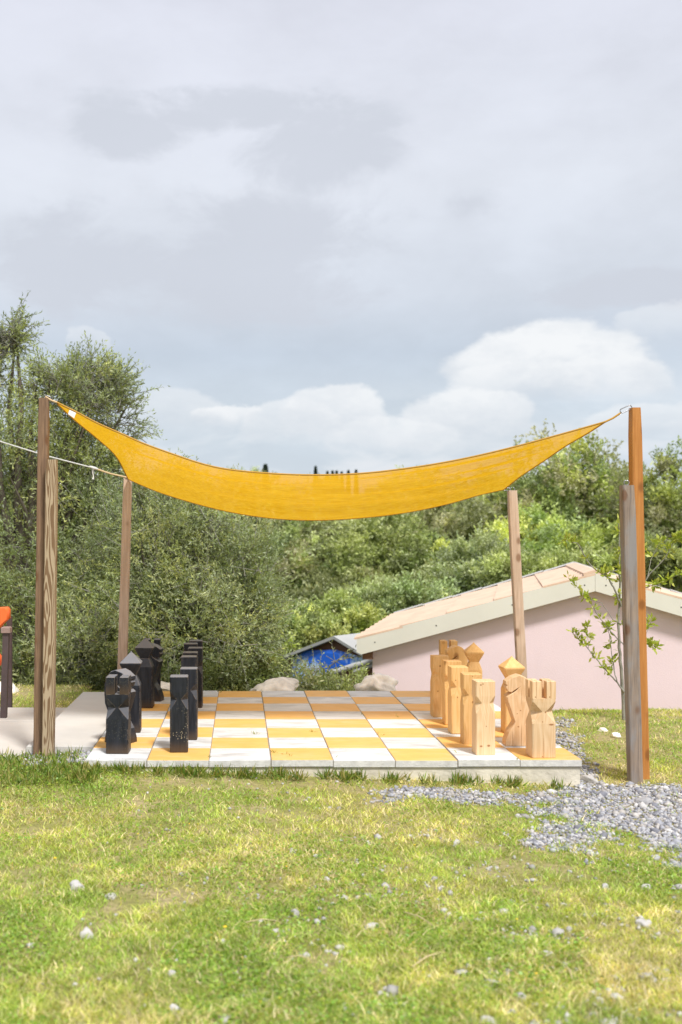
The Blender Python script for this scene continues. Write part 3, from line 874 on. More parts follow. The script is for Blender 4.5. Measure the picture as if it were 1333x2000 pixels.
# raised metal flashing on the far verge, with near-black strips painting the gap shade
for s in (-1, 1):
    nseg = 6
    for k_ in range(nseg):
        x0 = k_*HALF/nseg+.004; x1 = (k_+1)*HALF/nseg-.004
        z0 = ridge+.052-x0*SL; z1 = ridge+.040-x1*SL
        q = MB(); pts = [(s*x0, z0-.02), (s*x1, z1-.02), (s*x1, z1), (s*x0, z0)]
        if s < 0: pts = pts[::-1]
        q.prism(pts, DEP-.10, DEP+.03); link('verge_flashing', q.mesh('verge_flashing', M['flash']), house)
    q = MB(); pts = [(s*.004, ridge-.06), (s*HALF, ridge-HALF*SL-.06), (s*HALF, ridge-HALF*SL+.012), (s*.004, ridge+.024)]
    if s < 0: pts = pts[::-1]
    q.prism(pts, DEP+.001, DEP+.02); link('verge_gap_shade', q.mesh('verge_gap_shade', M['darkgap']), house)
    q = MB()
for k_ in range(8):
    y0 = k_*DEP/8
    q = MB(); q.prism([(-.13, ridge-.060), (0, ridge-.010), (.13, ridge-.060), (.13, ridge-.004), (0, ridge+.034), (-.13, ridge-.004)][::-1], y0+.003, y0+DEP/8-.003)
    link('ridge_tile', q.mesh('ridge_tile', M['roof']), house)

# ------------------------------------------------------------------ blue shed in the hollow
shed_o = P(650, 1330, 17.6)
shed = empty('blue_shed', shed_o); tag(shed, 'low shed with grey sheet roof and blue front, half hidden by bushes', 'shed')
def solid(pts, off, name, m):
    """polygon given as world points, thickened by the vector off"""
    pts = [np.asarray(p)-shed_o for p in pts]; n = len(pts); off = np.asarray(off)
    q = MB(); v = pts+[p+off for p in pts]
    q.add(v, [tuple(range(n))[::-1], tuple(range(n, 2*n))]+[(i, (i+1) % n, (i+1) % n+n, i+n) for i in range(n)])
    return link(name, q.mesh(name, M[m]), shed)
R1, Pk, L1 = P(736, 1300, 17.0), P(650, 1249, 17.6), P(560, 1286, 18.2)
Rb, Lb = P(736, 1420, 17.0), P(560, 1420, 18.2)
solid([Lb, Rb, R1, Pk, L1], (.25, .8, 0), 'wall', 'shed_brown')
ins = lambda p, f: np.asarray(p)+(P(655, 1300, 17.55)-np.asarray(p))*f
solid([P(572, 1340, 18.0)+[0, -.05, 0], P(640, 1316, 17.6)+[0, -.05, 0], P(728, 1290, 17.05)+[0, -.05, 0], P(712, 1284, 17.15)+[0, -.05, 0], P(655, 1268, 17.55)+[0, -.05, 0], P(600, 1270, 17.9)+[0, -.05, 0], P(572, 1284, 18.1)+[0, -.05, 0]], (0, .02, 0), 'blue_panel', 'blue')
off = np.array([2.2, 2.6, 0])
solid([Pk+[0, -.15, .02], R1+[.03, -.15, -.01], R1+off, Pk+off], (0, 0, .05), 'roof', 'shed_roof')
solid([Pk+[0, -.15, .02], L1+[-.1, -.15, -.0], L1+off*.7, Pk+off*.7], (0, 0, .05), 'roof', 'shed_roof')
gv, gf = tubes([(np.array([P(738, 1288, 16.9), P(690, 1301, 17.0), P(638, 1318, 17.1)])-shed_o, .045), (np.array([P(738, 1297, 16.9), P(690, 1312, 17.0)])-shed_o, .03)], 8)
link('gutter', fast_mesh('gutter', gv, gf, M['shed_roof'], smooth=True), shed)

# ------------------------------------------------------------------ rocks
def ico(sub=3):
    import bmesh
    bm = bmesh.new(); bmesh.ops.create_icosphere(bm, subdivisions=sub, radius=1)
    v = np.array([w.co[:] for w in bm.verts]); f = np.array([[a.index for a in fc.verts] for fc in bm.faces]); bm.free(); return v, f
ICO = {s: ico(s) for s in (1, 2, 3, 4)}
def rock(name, loc, dims, seed, m, label, group, cat='rock', sub=3, rz=0, amp=.55, parent=None):
    v, f = ICO[sub]; v = v.copy(); r = np.random.default_rng(seed)
    for k_ in range(9):                       # chop with planes for flat faces
        d = r.normal(size=3); d /= np.linalg.norm(d); lim = r.uniform(.55, .9); pr = v@d
        v -= np.clip(pr-lim, 0, None)[:, None]*d*.9
    n = np.zeros(len(v))
    for fr, am in ((2.2, .10), (5, .05), (11, .025)):
        ph = r.uniform(0, 6, 3); dd = r.normal(size=(3, 3))
        n += am*np.sin(v@dd[0]*fr+ph[0])*np.cos(v@dd[1]*fr+ph[1])
    v *= (1+n*amp/.35)[:, None]
    v[:, 2] = np.where(v[:, 2] < -.35, -.35, v[:, 2])
    v = v*np.array(dims)/2*1.12
    v[:, 2] -= v[:, 2].min()
    me = fast_mesh(name, v, f, M[m], smooth=sub >= 3)
    o = link(name, me, None, loc, rz)
    return tag(o, label, cat, group)
def grd(px, py):
    """ground point seen at (px,py)"""
    Y = CAMZ*FPX/(py-VY)
    for _ in range(6): Y = (CAMZ-float(hgt((px-VX)*Y/FPX, Y)))*FPX/(py-VY)
    return np.array([(px-VX)*Y/FPX, Y, float(hgt((px-VX)*Y/FPX, Y))])
GR = 'pale limestone boulders along the far side'
rock('boulder', P(537, 1352, 11.75), (.54, .34, .25), 11, 'rock', 'flat rounded boulder behind the middle of the far board edge', GR, sub=4)
rock('boulder', P(736, 1354, 11.75), (.44, .34, .28), 23, 'rock', 'angular boulder behind the board, against the corner of the pink wall', GR, sub=4, rz=.6)
rock('boulder', P(316, 1352, 11.8), (.30, .3, .14), 5, 'rock', 'low boulder peeping out between the black pieces', GR, sub=4)
rock('boulder', P(6, 1374, 12.0), (.36, .35, .34), 9, 'rock', 'upright boulder at the left edge behind the dark post', GR, sub=4, rz=1.0)
GS = 'loose stones lying on the lawn'
for px, py, w, h_, lab, mm in [
    (151, 1738, 36, 22, 'flat white stone on the left lawn, larger of the two', 'stone_white'),
    (170, 1832, 24, 28, 'small pointed stone below the flat white one on the left lawn', 'stone_white'),
    (337, 1908, 20, 18, 'small round pale stone, upper of two near the bottom edge', 'stone_white'),
    (342, 1978, 27, 20, 'round pale stone at the bottom edge, below a smaller one', 'stone_white'),
    (640, 1720, 16, 13, 'small pale stone in the middle of the lawn', 'stone_white'),
    (728, 1812, 28, 12, 'flat pale stone right of the lawn centre', 'stone_white'),
    (1183, 1736, 17, 14, 'small pale stone on the right lawn below the gravel', 'stone_white'),
    (1262, 1736, 18, 14, 'small pale stone near the right edge below the gravel', 'stone_white'),
    (1001, 1846, 20, 14, 'round pale stone on the lower right lawn', 'stone_white'),
    (1066, 1868, 30, 15, 'broad pale stone on the lower right lawn', 'stone_white'),
    (1255, 1808, 30, 18, 'large pale stone near the right edge with pebbles around', 'stone_white'),
    (1205, 1952, 26, 18, 'pale stone in the bottom right part of the lawn', 'stone_white'),
    (955, 1998, 32, 16, 'pale stone cut by the bottom edge right of centre', 'stone_white'),
    (1203, 1440, 22, 14, 'pale stone in the grass beside the young tree', 'rock'),
    (1179, 1428, 20, 10, 'low stone in the grass before the pink wall', 'rock'),
    (1258, 1570, 36, 18, 'dark grey stone at the right end of the gravel', 'stone_grey'),
    (112, 1470, 13, 12, 'small dark stone at the foot of the light left post', 'stone_grey'),
    (178, 1497, 40, 18, 'pale block stone at the front left corner of the board', 'stone_white')]:
    p = grd(px, py); sc = p[1]/FPX
    rock('stone', p-[0, 0, .004], (w*sc, w*sc*.85, h_*sc*1.15), int(px), mm, lab, GS, 'stone', sub=3)
p = grd(1146, 1526); rock('stone', p, (.115, .20, .075), 77, 'stone_white', 'long white stone leaning at the front right board corner', GS, 'stone', sub=3, rz=.35)

# ------------------------------------------------------------------ left edge: dark posts and orange plastic
pp = P(12, 1405, 10.15)
def boxpost(x0p, x1p, ytop, zb, Y, m, name, parent_loc, d=.09, parent=None):
    a = P(x0p, ytop, Y); b = P(x1p, ytop, Y)
    q = MB(); q.box(a[0]-parent_loc[0], b[0]-parent_loc[0], Y-parent_loc[1], Y+d-parent_loc[1], zb-parent_loc[2], a[2]-parent_loc[2], 0, .004)
    return link(name, q.mesh(name, M[m]), parent)
dp = empty('dark_post', (pp[0], 10.1, .085)); tag(dp, 'dark brown square post with a worn cap at the left edge', 'post')
q = MB(); a = P(8, 1236, 10.1); b = P(19.5, 1236, 10.1)
h0 = a[2]-.085
q.add([(-.045,0,0),(.012,0,0),(.012,.06,0),(-.045,.06,0),(-.02,0,h0),(.035,0,h0),(.035,.06,h0),(-.02,.06,h0)], [(3,2,1,0),(4,5,6,7),(0,1,5,4),(1,2,6,5),(2,3,7,6),(3,0,4,7)])
link('shaft', q.mesh('shaft', M['stem_brown']), dp)
q = MB(); q.box(-.032, .052, -.02, .08, h0, h0+.055, 0, .01); link('cap', q.mesh('cap', M['cap_brown']), dp)
dp2 = empty('dark_post', (P(17, 1390, 10.75)[0], 10.75, 0)); tag(dp2, 'thin reddish brown post behind the dark capped post', 'post')
q = MB(); zt = P(0, 1205, 10.75)[2]; q.box(-.02, .03, 0, .05, -.05, zt, 0, .004); link('shaft', q.mesh('shaft', M['stem_brown']), dp2)
# orange shell held by the posts
def shell(pts, Y, thick, name, label, loc):
    pts = [P(x, y, Y)-loc for x, y in pts]; n = len(pts)
    cx = np.mean(pts, axis=0); V = []; F = []
    lay = [(0, .82), (-.35, .96), (-.75, 1.0), (-1.0, .93)]
    for k_, (dy, s_) in enumerate(lay):
        for p_ in pts: V.append(cx+(p_-cx)*s_+np.array([0, dy*thick+thick*.5, 0]))
    for k_ in range(3):
        for i_ in range(n): F.append((k_*n+i_, k_*n+(i_+1) % n, (k_+1)*n+(i_+1) % n, (k_+1)*n+i_))
    F.append(tuple(range(n-1, -1, -1))); F.append(tuple(range(3*n, 4*n)))
    me = bpy.data.meshes.new(name); me.from_pydata(V, [], F); me.materials.append(M['orange']); me.polygons.foreach_set('use_smooth', [True]*(len(F)-2)+[False, False]); me.update()
    o = link(name, me, None, loc); return tag(o, label, 'plastic shell', 'orange plastic shells at the left edge')
lo = P(5, 1300, 10.4)
shell([(-120, 1190), (-60, 1187), (0, 1185), (18, 1184), (22, 1190), (22, 1207), (12, 1216), (0, 1229), (-40, 1262), (-120, 1290)], 10.45, .25, 'orange_shell', 'upper glossy orange plastic shell at the left edge above the post cap', lo)
shell([(-110, 1282), (-40, 1276), (0, 1275), (5, 1282), (7, 1290), (4, 1299), (-6, 1302), (-60, 1312), (-110, 1312)], 10.45, .2, 'orange_shell', 'small lower orange plastic shell beside the dark post shaft', lo)

# ------------------------------------------------------------------ foliage
def leaves(base, dirs, length, width, cols, rng):
    n = len(base)
    rnd = rng.normal(size=(n, 3)); side = np.cross(dirs, rnd); side /= np.linalg.norm(side, axis=1)[:, None]+1e-9
    L_ = (length*rng.uniform(.7, 1.25, n))[:, None]; W = (width*rng.uniform(.8, 1.2, n))[:, None]
    nrm = np.cross(dirs, side)
    v = np.stack([base, base+dirs*L_*.5+side*W/2+nrm*L_*.04, base+dirs*L_, base+dirs*L_*.5-side*W/2+nrm*L_*.04], 1).reshape(-1, 3)
    f = np.arange(4*n).reshape(n, 4)
    return v, f, np.repeat(cols, 4, axis=0)

def crown(lobes, ntw, lpt, leaf, lw, tw, pal, rng, shell=.35, droop=0.0, up=.5, per=22, cv=.2, csz=.15):
    """lobes: (cx,cy,cz,rx,ry,rz,weight); twigs spring from clumps in each lobe, leaves sit along the twigs"""
    pal = np.array(pal, float); B = []; D = []; C = []; T = []
    tot = sum(l[6] for l in lobes)
    for (cx, cy, cz, rx, ry, rz, w) in lobes:
        n = int(ntw*w/tot)
        ncl = max(6, int(n/per))
        d = rng.normal(size=(ncl, 3)); d /= np.linalg.norm(d, axis=1)[:, None]
        rad = (shell+(1-shell)*rng.random(ncl)**.6)*(1+.22*np.sin(d@rng.normal(size=3)*4+rng.random()*6)+.12*rng.normal(size=ncl)*.6)
        cc = np.array([cx, cy, cz])+d*rad[:, None]*np.array([rx, ry, rz])
        pick = rng.integers(0, ncl, n); cs = csz*np.array([rx, ry, rz])
        o = cc[pick]+rng.normal(size=(n, 3))*cs
        td = d[pick]*.8+rng.normal(size=(n, 3))*.55+np.array([0, 0, up]); td /= np.linalg.norm(td, axis=1)[:, None]
        tl_ = tw*rng.uniform(.5, 1.3, n)
        clcol = pal[rng.integers(0, len(pal), ncl)]*rng.uniform(1-cv, 1+cv, ncl)[:, None]
        t = np.linspace(.12, 1, lpt)[None, :]+rng.uniform(-.04, .04, (n, lpt))
        base = o[:, None]+td[:, None]*(t*tl_[:, None])[..., None]
        base[..., 2] -= droop*(t*tl_[:, None])**2
        ld = td[:, None]*.75+rng.normal(size=(n, lpt, 3))*.55; ld /= np.linalg.norm(ld, axis=2)[..., None]
        col = clcol[pick][:, None]*rng.uniform(.72, 1.3, (n, lpt))[..., None]*np.array([1, 1, 1])
        tipc = (np.clip(t, 0, 1)**2*.35)[..., None]; col = col*(1+tipc*np.array([.62, .62, .35]))
        B.append(base.reshape(-1, 3)); D.append(ld.reshape(-1, 3)); C.append(col.reshape(-1, 3))
        T.append((o, td, tl_))
    B = np.concatenate(B); D = np.concatenate(D); C = np.concatenate(C)
    v, f, c = leaves(B, D, leaf, lw, C, rng)
    return v, f, c, T

OLIVE = [(0.300, 0.345, 0.131), (0.365, 0.409, 0.144), (0.261, 0.320, 0.144), (0.444, 0.461, 0.179), (0.222, 0.269, 0.109)]
OLIVE_GREY = [(0.346, 0.390, 0.206), (0.276, 0.332, 0.176), (0.415, 0.446, 0.248)]
BROWNISH = [(.31, .305, .185), (.26, .27, .155), (.35, .335, .215), (.205, .22, .12)]
BRIGHT = [(0.302, 0.343, 0.137), (0.358, 0.383, 0.177), (0.246, 0.282, 0.116)]
MID = [(0.230, 0.246, 0.118), (0.278, 0.273, 0.138), (0.187, 0.208, 0.103)]
DARK = [(0.039, 0.065, 0.033), (0.058, 0.085, 0.039), (0.078, 0.104, 0.046)]
LIME = [(.42, .48, .08), (.34, .42, .06), (.50, .52, .13)]

def tree(name, lobes, foot, ntw, lpt, leaf, lw, tw, pal, label, cat, seed, group=None, m='leaf_olive', shell=.35, up=.5, twigs=0,
         trunk_r=.12, bark='bark', limbs=14, droop=0.0, stems=1, per=22, cv=.22, csz=.15):
    rng = np.random.default_rng(seed)
    foot = np.array(foot, float)
    t = empty(name, foot); tag(t, label, cat, group)
    v, f, c, T = crown(lobes, ntw, lpt, leaf, lw, tw, pal, rng, shell, droop, up, per, cv, csz)
    cr = link('crown', fast_mesh('crown', v-foot, f, M[m], c), t); cr['kind'] = 'stuff'
    paths = []
    main = np.array([np.mean([l[0] for l in lobes]), np.mean([l[1] for l in lobes]), np.mean([l[2] for l in lobes])])
    for s_ in range(stems):
        fork = foot+(main-foot)*.42+rng.normal(size=3)*.12*np.array([1, 1, .2])*(1+s_)
        fo = foot+np.array([rng.uniform(-.1, .1)*s_, rng.uniform(-.1, .1)*s_, -.25])
        mid = (fo+fork)/2+rng.normal(size=3)*.06
        paths.append((np.array([fo, fo*.6+mid*.4, mid, fork])-foot, [trunk_r*1.35, trunk_r*1.05, trunk_r*.95, trunk_r*.75]))
        for k_ in range(limbs//stems):
            l = lobes[rng.integers(0, len(lobes))]
            d = rng.normal(size=3); d /= np.linalg.norm(d); d[2] = abs(d[2])*.8
            e = np.array(l[:3])+d*np.array(l[3:6])*.75
            m1 = fork*.6+e*.4+rng.normal(size=3)*.12+np.array([0, 0, .05]); m2 = fork*.25+e*.75+rng.normal(size=3)*.10
            r0 = trunk_r*rng.uniform(.35, .6)
            paths.append((np.array([fork, m1, m2, e])-foot, [r0, r0*.65, r0*.35, r0*.1]))
    tv, tf = tubes(paths, 6)
    link('trunk', fast_mesh('trunk', tv, tf, M[bark], smooth=True), t)
    if twigs:
        tp = []
        for (o, td, tl_) in T:
            k_ = min(len(o), int(twigs/len(T))); ids = rng.choice(len(o), k_, replace=False)
            for q_ in ids: tp.append((np.array([o[q_]-td[q_]*.12, o[q_]+td[q_]*tl_[q_]*.9])-foot, [.006, .002]))
        tv, tf = tubes(tp, 3)
        w = link('twigs', fast_mesh('twigs', tv, tf, M['bark_pale']), t); w['kind'] = 'stuff'
    return t

def lobe(px, py, rpx, rpy, Y, ry=None, w=1.0):
    p = P(px, py, Y); rx = rpx*Y/FPX; rz = rpy*Y/FPX
    return (p[0], p[1], p[2], rx, ry if ry else rx, rz, w)
def gfoot(px, Y):
    x = (px-VX)*Y/FPX; return (x, Y, float(hgt(x, Y)))

# near olives on the left
tree('olive_tree', [lobe(-40, 950, 150, 190, 14.0, w=2.2), lobe(110, 880, 120, 130, 14.3, w=1.5), lobe(215, 790, 55, 75, 14.0, w=.42), lobe(60, 1100, 150, 150, 14.4, w=2.0),
      lobe(120, 760, 80, 60, 14.2, w=.5), lobe(160, 745, 70, 50, 14.1, w=.42), lobe(-10, 700, 45, 80, 13.8, w=.34), lobe(8, 655, 32, 60, 13.8, w=.22), lobe(180, 960, 90, 100, 14.4, w=1.1), lobe(10, 1230, 170, 90, 14.2, w=1.3)],
     gfoot(20, 14.6), 7600, 13, .060, .015, .34, OLIVE, 'tall olive tree filling the left edge behind the brown posts', 'olive tree', 101, 'olive trees left of the board',
     twigs=2600, trunk_r=.16, limbs=34, up=.6)
tree('olive_tree', [lobe(330, 1110, 130, 150, 13.4, w=2.2), lobe(450, 1160, 110, 110, 13.2, w=1.6), lobe(230, 1160, 110, 160, 13.6, w=1.5), lobe(400, 1020, 70, 60, 13.6, w=.6),
      lobe(300, 1010, 80, 70, 13.8, w=.8), lobe(480, 1215, 60, 85, 13.0, w=1.05), lobe(370, 1230, 160, 100, 13.0, w=2.0), lobe(190, 1260, 120, 80, 13.2, w=1.2)],
     gfoot(300, 13.8), 10200, 13, .052, .014, .30, OLIVE+OLIVE_GREY, 'broad silvery olive tree behind the black chess pieces', 'olive tree', 102, 'olive trees left of the board',
     twigs=3000, trunk_r=.15, limbs=34, up=.35, stems=2)
tree('shrub', [lobe(150, 1330, 110, 50, 13.4, ry=.6, w=1.0), lobe(60, 1320, 70, 60, 13.6, ry=.5, w=.8), lobe(260, 1330, 90, 40, 12.9, ry=.5, w=.6)],
     gfoot(140, 13.5), 1500, 10, .07, .022, .22, MID+OLIVE_GREY, 'low dense shrub under the olives, beyond the concrete path', 'shrub', 103, 'shrubs beyond the board', 'leaf', trunk_r=.03, limbs=8)
tree('shrub', [lobe(560, 1349, 70, 15, 13.0, ry=.5, w=.7), lobe(640, 1356, 55, 12, 13.0, ry=.45, w=.6), lobe(508, 1315, 38, 28, 13.2, ry=.5, w=.7), lobe(692, 1350, 20, 12, 13.2, ry=.3, w=.2), lobe(620, 1305, 50, 26, 13.4, ry=.4, w=.06)],
     gfoot(600, 13.2), 1250, 10, .055, .018, .26, MID+OLIVE+BRIGHT, 'loose leafy shrub between the two boulders, before the blue shed', 'shrub', 104, 'shrubs beyond the board', 'leaf', trunk_r=.025, limbs=14, twigs=300)
tree('shrub', [lobe(400, 1335, 100, 30, 12.6, ry=.4, w=1.0), lobe(470, 1320, 60, 45, 12.9, ry=.4, w=1.0)],
     gfoot(430, 12.8), 1100, 10, .055, .016, .22, OLIVE+MID, 'scrubby shrub between the black pawns and the flat boulder', 'shrub', 105, 'shrubs beyond the board', 'leaf', trunk_r=.025, limbs=8)

# trees of the slope behind, each seen at its own place
BT = 'trees on the slope behind the house'
def far(px, py, rx, ry, Y, pal, label, seed, n=1500, leaf=.15, m='leaf_far', up=.4, limbs=12, tr=.13, extra=(), droop=0.0, name='tree', cat='tree'):
    tn = np.random.default_rng(seed+5).uniform(1.08, 1.34)
    pal = [tuple(q*tn for q in c) for c in pal]
    lb = [lobe(px, py, rx, ry, Y, w=1.6), lobe(px-rx*.45, py+ry*.3, rx*.6, ry*.65, Y-.6, w=.9), lobe(px+rx*.45, py+ry*.25, rx*.6, ry*.7, Y-.4, w=.9), lobe(px+rx*.1, py-ry*.45, rx*.5, ry*.55, Y, w=.6)]
    lb += [lobe(*e) for e in extra]
    return tree(name, lb, gfoot(px, Y), int(n*1.12), 9, leaf*.95, leaf*.42, leaf*2.5, pal, label, cat, seed, BT, m, trunk_r=tr, limbs=limbs, up=up, droop=droop, shell=.62, per=38, cv=.28, csz=.15)
far(590, 1090, 95, 90, 33, BROWNISH+OLIVE_GREY, 'feathery tan green tree under the middle of the sail', 201, 2300, .13)
far(740, 1085, 95, 90, 31, BRIGHT, 'bright fresh green tree right of the tan feathery one', 202, 2300, .12)
far(880, 1066, 118, 86, 36, BROWNISH, 'brownish green tree under the right part of the sail', 203, 2500, .15)
far(925, 1130, 80, 60, 25, OLIVE_GREY, 'rounded silvery bush above the left slope of the pink house roof', 204, 2600, .09, 'leaf_olive', up=.8, name='bush', cat='bush')
far(770, 1185, 95, 50, 22, MID+OLIVE_GREY, 'mid green bush above the left eave of the pink house', 205, 2300, .09, name='bush', cat='bush', up=.7)
far(650, 1218, 90, 40, 21, OLIVE+BRIGHT, 'yellowish green bush between the olive and the pink house', 206, 2300, .085, name='bush', cat='bush', up=.7)
far(1130, 990, 120, 110, 36, BROWNISH+OLIVE, 'large brown green tree left of the tall orange post', 207, 3000, .14, tr=.2, limbs=22)
far(1010, 1010, 100, 100, 38, OLIVE+BROWNISH, 'olive green tree behind the top of the leaning back post', 208, 2300, .15)
far(1295, 1005, 95, 100, 33, BROWNISH+OLIVE, 'tan green tree at the right edge beyond the orange post', 209, 2600, .13, tr=.18, limbs=20)
far(1215, 1040, 90, 90, 37, OLIVE, 'darker green tree between the two tan trees on the right', 210, 1900, .15)
far(1060, 1060, 120, 50, 33, OLIVE, 'shaded green tree with dark trunk above the house ridge', 211, 1900, .14, tr=.2)
far(1290, 1100, 90, 40, 20, BRIGHT+MID, 'bright low bush right behind the house roof at the right edge', 212, 1700, .085, name='bush', cat='bush', up=.8)
far(1060, 1112, 110, 24, 20.5, BRIGHT, 'sunny low bush behind the house ridge', 213, 1300, .085, name='bush', cat='bush', up=.8)
far(1195, 1115, 90, 22, 20.5, BRIGHT+MID, 'low green bush right of the house ridge', 214, 1200, .085, name='bush', cat='bush', up=.8)
far(495, 1040, 55, 50, 44, DARK, 'dark evergreen tree just above the broad olive, under the sail', 215, 1700, .16, name='evergreen_tree')
far(440, 1000, 55, 45, 46, DARK+MID, 'dark tree half hidden between the olive and the sail', 216, 1400, .18, name='evergreen_tree')
far(620, 1200, 60, 30, 27, MID, 'shaded green tree at the foot of the tan feathery tree', 217, 1400, .11)
far(700, 1168, 80, 38, 29, MID+BRIGHT, 'green tree at the foot of the bright fresh tree', 218, 1500, .12)
far(575, 1235, 60, 40, 19, OLIVE+BRIGHT, 'pale green bush right beside the broad olive', 219, 1900, .08, name='bush', cat='bush', up=.7)
far(840, 1110, 80, 60, 30, MID+OLIVE, 'green tree between the silvery bush and the bright tree', 220, 1500, .12)
far(330, 1020, 110, 70, 30, OLIVE+MID, 'green tree glimpsed through the top of the broad olive', 221, 1300, .15)
# further fill on the slope, copies of three kinds
rf_ = random.Random(77)
protos = []
for k_, (pal, lab) in enumerate([(BROWNISH, 'tan'), (OLIVE, 'olive green'), (MID, 'dark green')]):
    rng = np.random.default_rng(300+k_)
    lb = [(0, 0, 3.4, 2.6, 2.4, 2.2, 1.5), (-1.2, .2, 2.6, 1.6, 1.5, 1.5, .8), (1.2, -.2, 2.8, 1.6, 1.5, 1.6, .8), (0, 0, 1.4, 2.0, 2.0, 1.3, .8)]
    pal = [tuple(q*1.3 for q in c) for c in pal]
    v, f, c_, T = crown(lb, 1500, 8, .22, .09, .7, pal, rng, .45, 0, .4)
    paths = [(np.array([(0, 0, -.6), (.05, 0, 1.0), (0, .05, 2.6)]), [.26, .2, .12])]
    for q_ in range(9):
        e = np.array([rng.uniform(-2, 2), rng.uniform(-2, 2), rng.uniform(2.6, 5)]); paths.append((np.array([(0, 0, 1.6), e*.5+[0, 0, 1.0], e]), [.12, .06, .02]))
    tv, tf = tubes(paths, 5)
    protos.append((fast_mesh('crown', v, f, M['leaf_far'], c_), fast_mesh('trunk', tv, tf, M['bark'], smooth=True), lab))
spots = []
for Y in (42, 50, 60, 72, 86, 102, 120, 138):
    step = 3.6*FPX/Y*.95 if Y < 60 else 3.9*FPX/Y
    x = -120+rf_.uniform(0, 60)
    while x < 1450:
        spots.append((x+rf_.uniform(-25, 25), Y+rf_.uniform(-3, 3))); x += max(step, 105)
where = ['beyond the left olive', 'behind the left half of the sail', 'behind the right half of the sail', 'beyond the pink house', 'beyond the orange post']
for px, Y in spots:
    k_ = rf_.randrange(3); crm, trm, lab = protos[k_]
    g_ = gfoot(px, Y); s_ = rf_.uniform(.8, 1.08)
    t = empty('tree', g_, rf_.uniform(0, 6.28)); t.scale = (s_, s_, s_*rf_.uniform(.9, 1.1))
    w = where[min(4, max(0, int((px+60)/290)))]
    band = 'near the foot of' if Y < 56 else ('halfway up' if Y < 95 else 'high on')
    tag(t, f'{lab} tree {band} the slope {w}', 'tree', f'{lab} trees {band} the slope {w}')
    c2 = link('crown', crm, t); c2['kind'] = 'stuff'; link('trunk', trm, t)

# cypresses on the ridge
def cypress_mesh():
    rng = np.random.default_rng(9); n = 1400
    h = rng.random(n)**.8; r_ = .42*(1-h)**.9*np.minimum(1, h*8+.3); th_ = rng.random(n)*6.283
    b = np.stack([np.cos(th_)*r_*.8, np.sin(th_)*r_*.8, h*4.6], -1)
    d = np.stack([np.cos(th_)*.4, np.sin(th_)*.4, np.ones(n)], -1); d /= np.linalg.norm(d, axis=1)[:, None]
    c = np.array([(.05, .07, .05)])*rng.uniform(.7, 1.4, n)[:, None]
    v, f, c = leaves(b, d, .34, .16, c, rng); return fast_mesh('crown', v, f, M['leaf'], c)
cym = cypress_mesh(); tv, tf = tubes([(np.array([(0, 0, -.5), (0, 0, 3.8)]), [.12, .03])], 5); cyt = fast_mesh('trunk', tv, tf, M['bark'])
cyl = ['twin topped cypress alone on the ridge above the sail, left of centre', 'tallest cypress of the ridge row, its leftmost', 'second cypress of the ridge row, small', 'third cypress of the ridge row, small',
       'fourth cypress of the ridge row', 'fifth cypress of the ridge row, small', 'sixth cypress of the ridge row', 'rightmost cypress of the ridge row']
for i, (px, py) in enumerate([(519, 903), (617, 907), (640, 917), (650, 916), (658, 916), (668, 918), (681, 915), (696, 914)]):
    Y = 158; g_ = gfoot(px, Y); top = P(px, py, Y)[2]; s_ = max(.5, (top-g_[2])/5.05)
    t = empty('cypress_tree', g_); t.scale = (s_*(.9 if i else 1.3), s_*.9, s_); tag(t, cyl[i], 'cypress', 'cypresses on the far ridge')
    link('crown', cym, t)['kind'] = 'stuff'; link('trunk', cyt, t)

# young fruit tree at right
YT = 10.42
def yp(x, y, dy=0): return P(x, y, YT+dy)
yt_foot = yp(1219, 1422)
yt_foot[2] = float(hgt(yt_foot[0], YT))-.02
young = empty('young_tree', yt_foot); tag(young, 'young fruit tree with sparse bright leaves behind the grey and orange posts', 'young tree')
br = [ # points, start radius, end radius
 ([(1219, 1425), (1218, 1370), (1214, 1320), (1210, 1260), (1208, 1213), (1211, 1160), (1210, 1100), (1209, 1022)], .021, .005),
 ([(1219, 1352), (1204, 1330), (1180, 1305), (1150, 1268), (1118, 1236)], .009, .003),
 ([(1206, 1333), (1200, 1310), (1196, 1280), (1190, 1235), (1188, 1225)], .006, .002),
 ([(1221, 1262), (1195, 1235), (1172, 1208), (1150, 1170), (1110, 1128)], .006, .0022),
 ([(1215, 1185), (1200, 1150), (1190, 1130), (1160, 1110), (1145, 1092), (1130, 1062), (1105, 1055)], .010, .003),
 ([(1196, 1140), (1180, 1120), (1198, 1115), (1214, 1112)], .006, .003),
 ([(1216, 1220), (1197, 1210), (1176, 1178), (1140, 1165)], .004, .002),
 ([(1222, 1292), (1240, 1270), (1258, 1250), (1282, 1265)], .006, .002),
 ([(1222, 1190), (1250, 1150), (1270, 1120), (1300, 1090), (1318, 1055), (1331, 1048)], .008, .003),
 ([(1250, 1150), (1290, 1140), (1330, 1120)], .005, .002), ([(1216, 1130), (1245, 1100), (1258, 1070)], .005, .002),
 ([(1266, 1125), (1272, 1090), (1290, 1060)], .004, .002), ([(1232, 1275), (1260, 1245), (1272, 1210)], .003, .0015), ([(1150, 1268), (1148, 1240), (1147, 1224)], .002, .0015)]
paths = []; lb_ = []; ld_ = []; rng = np.random.default_rng(55)
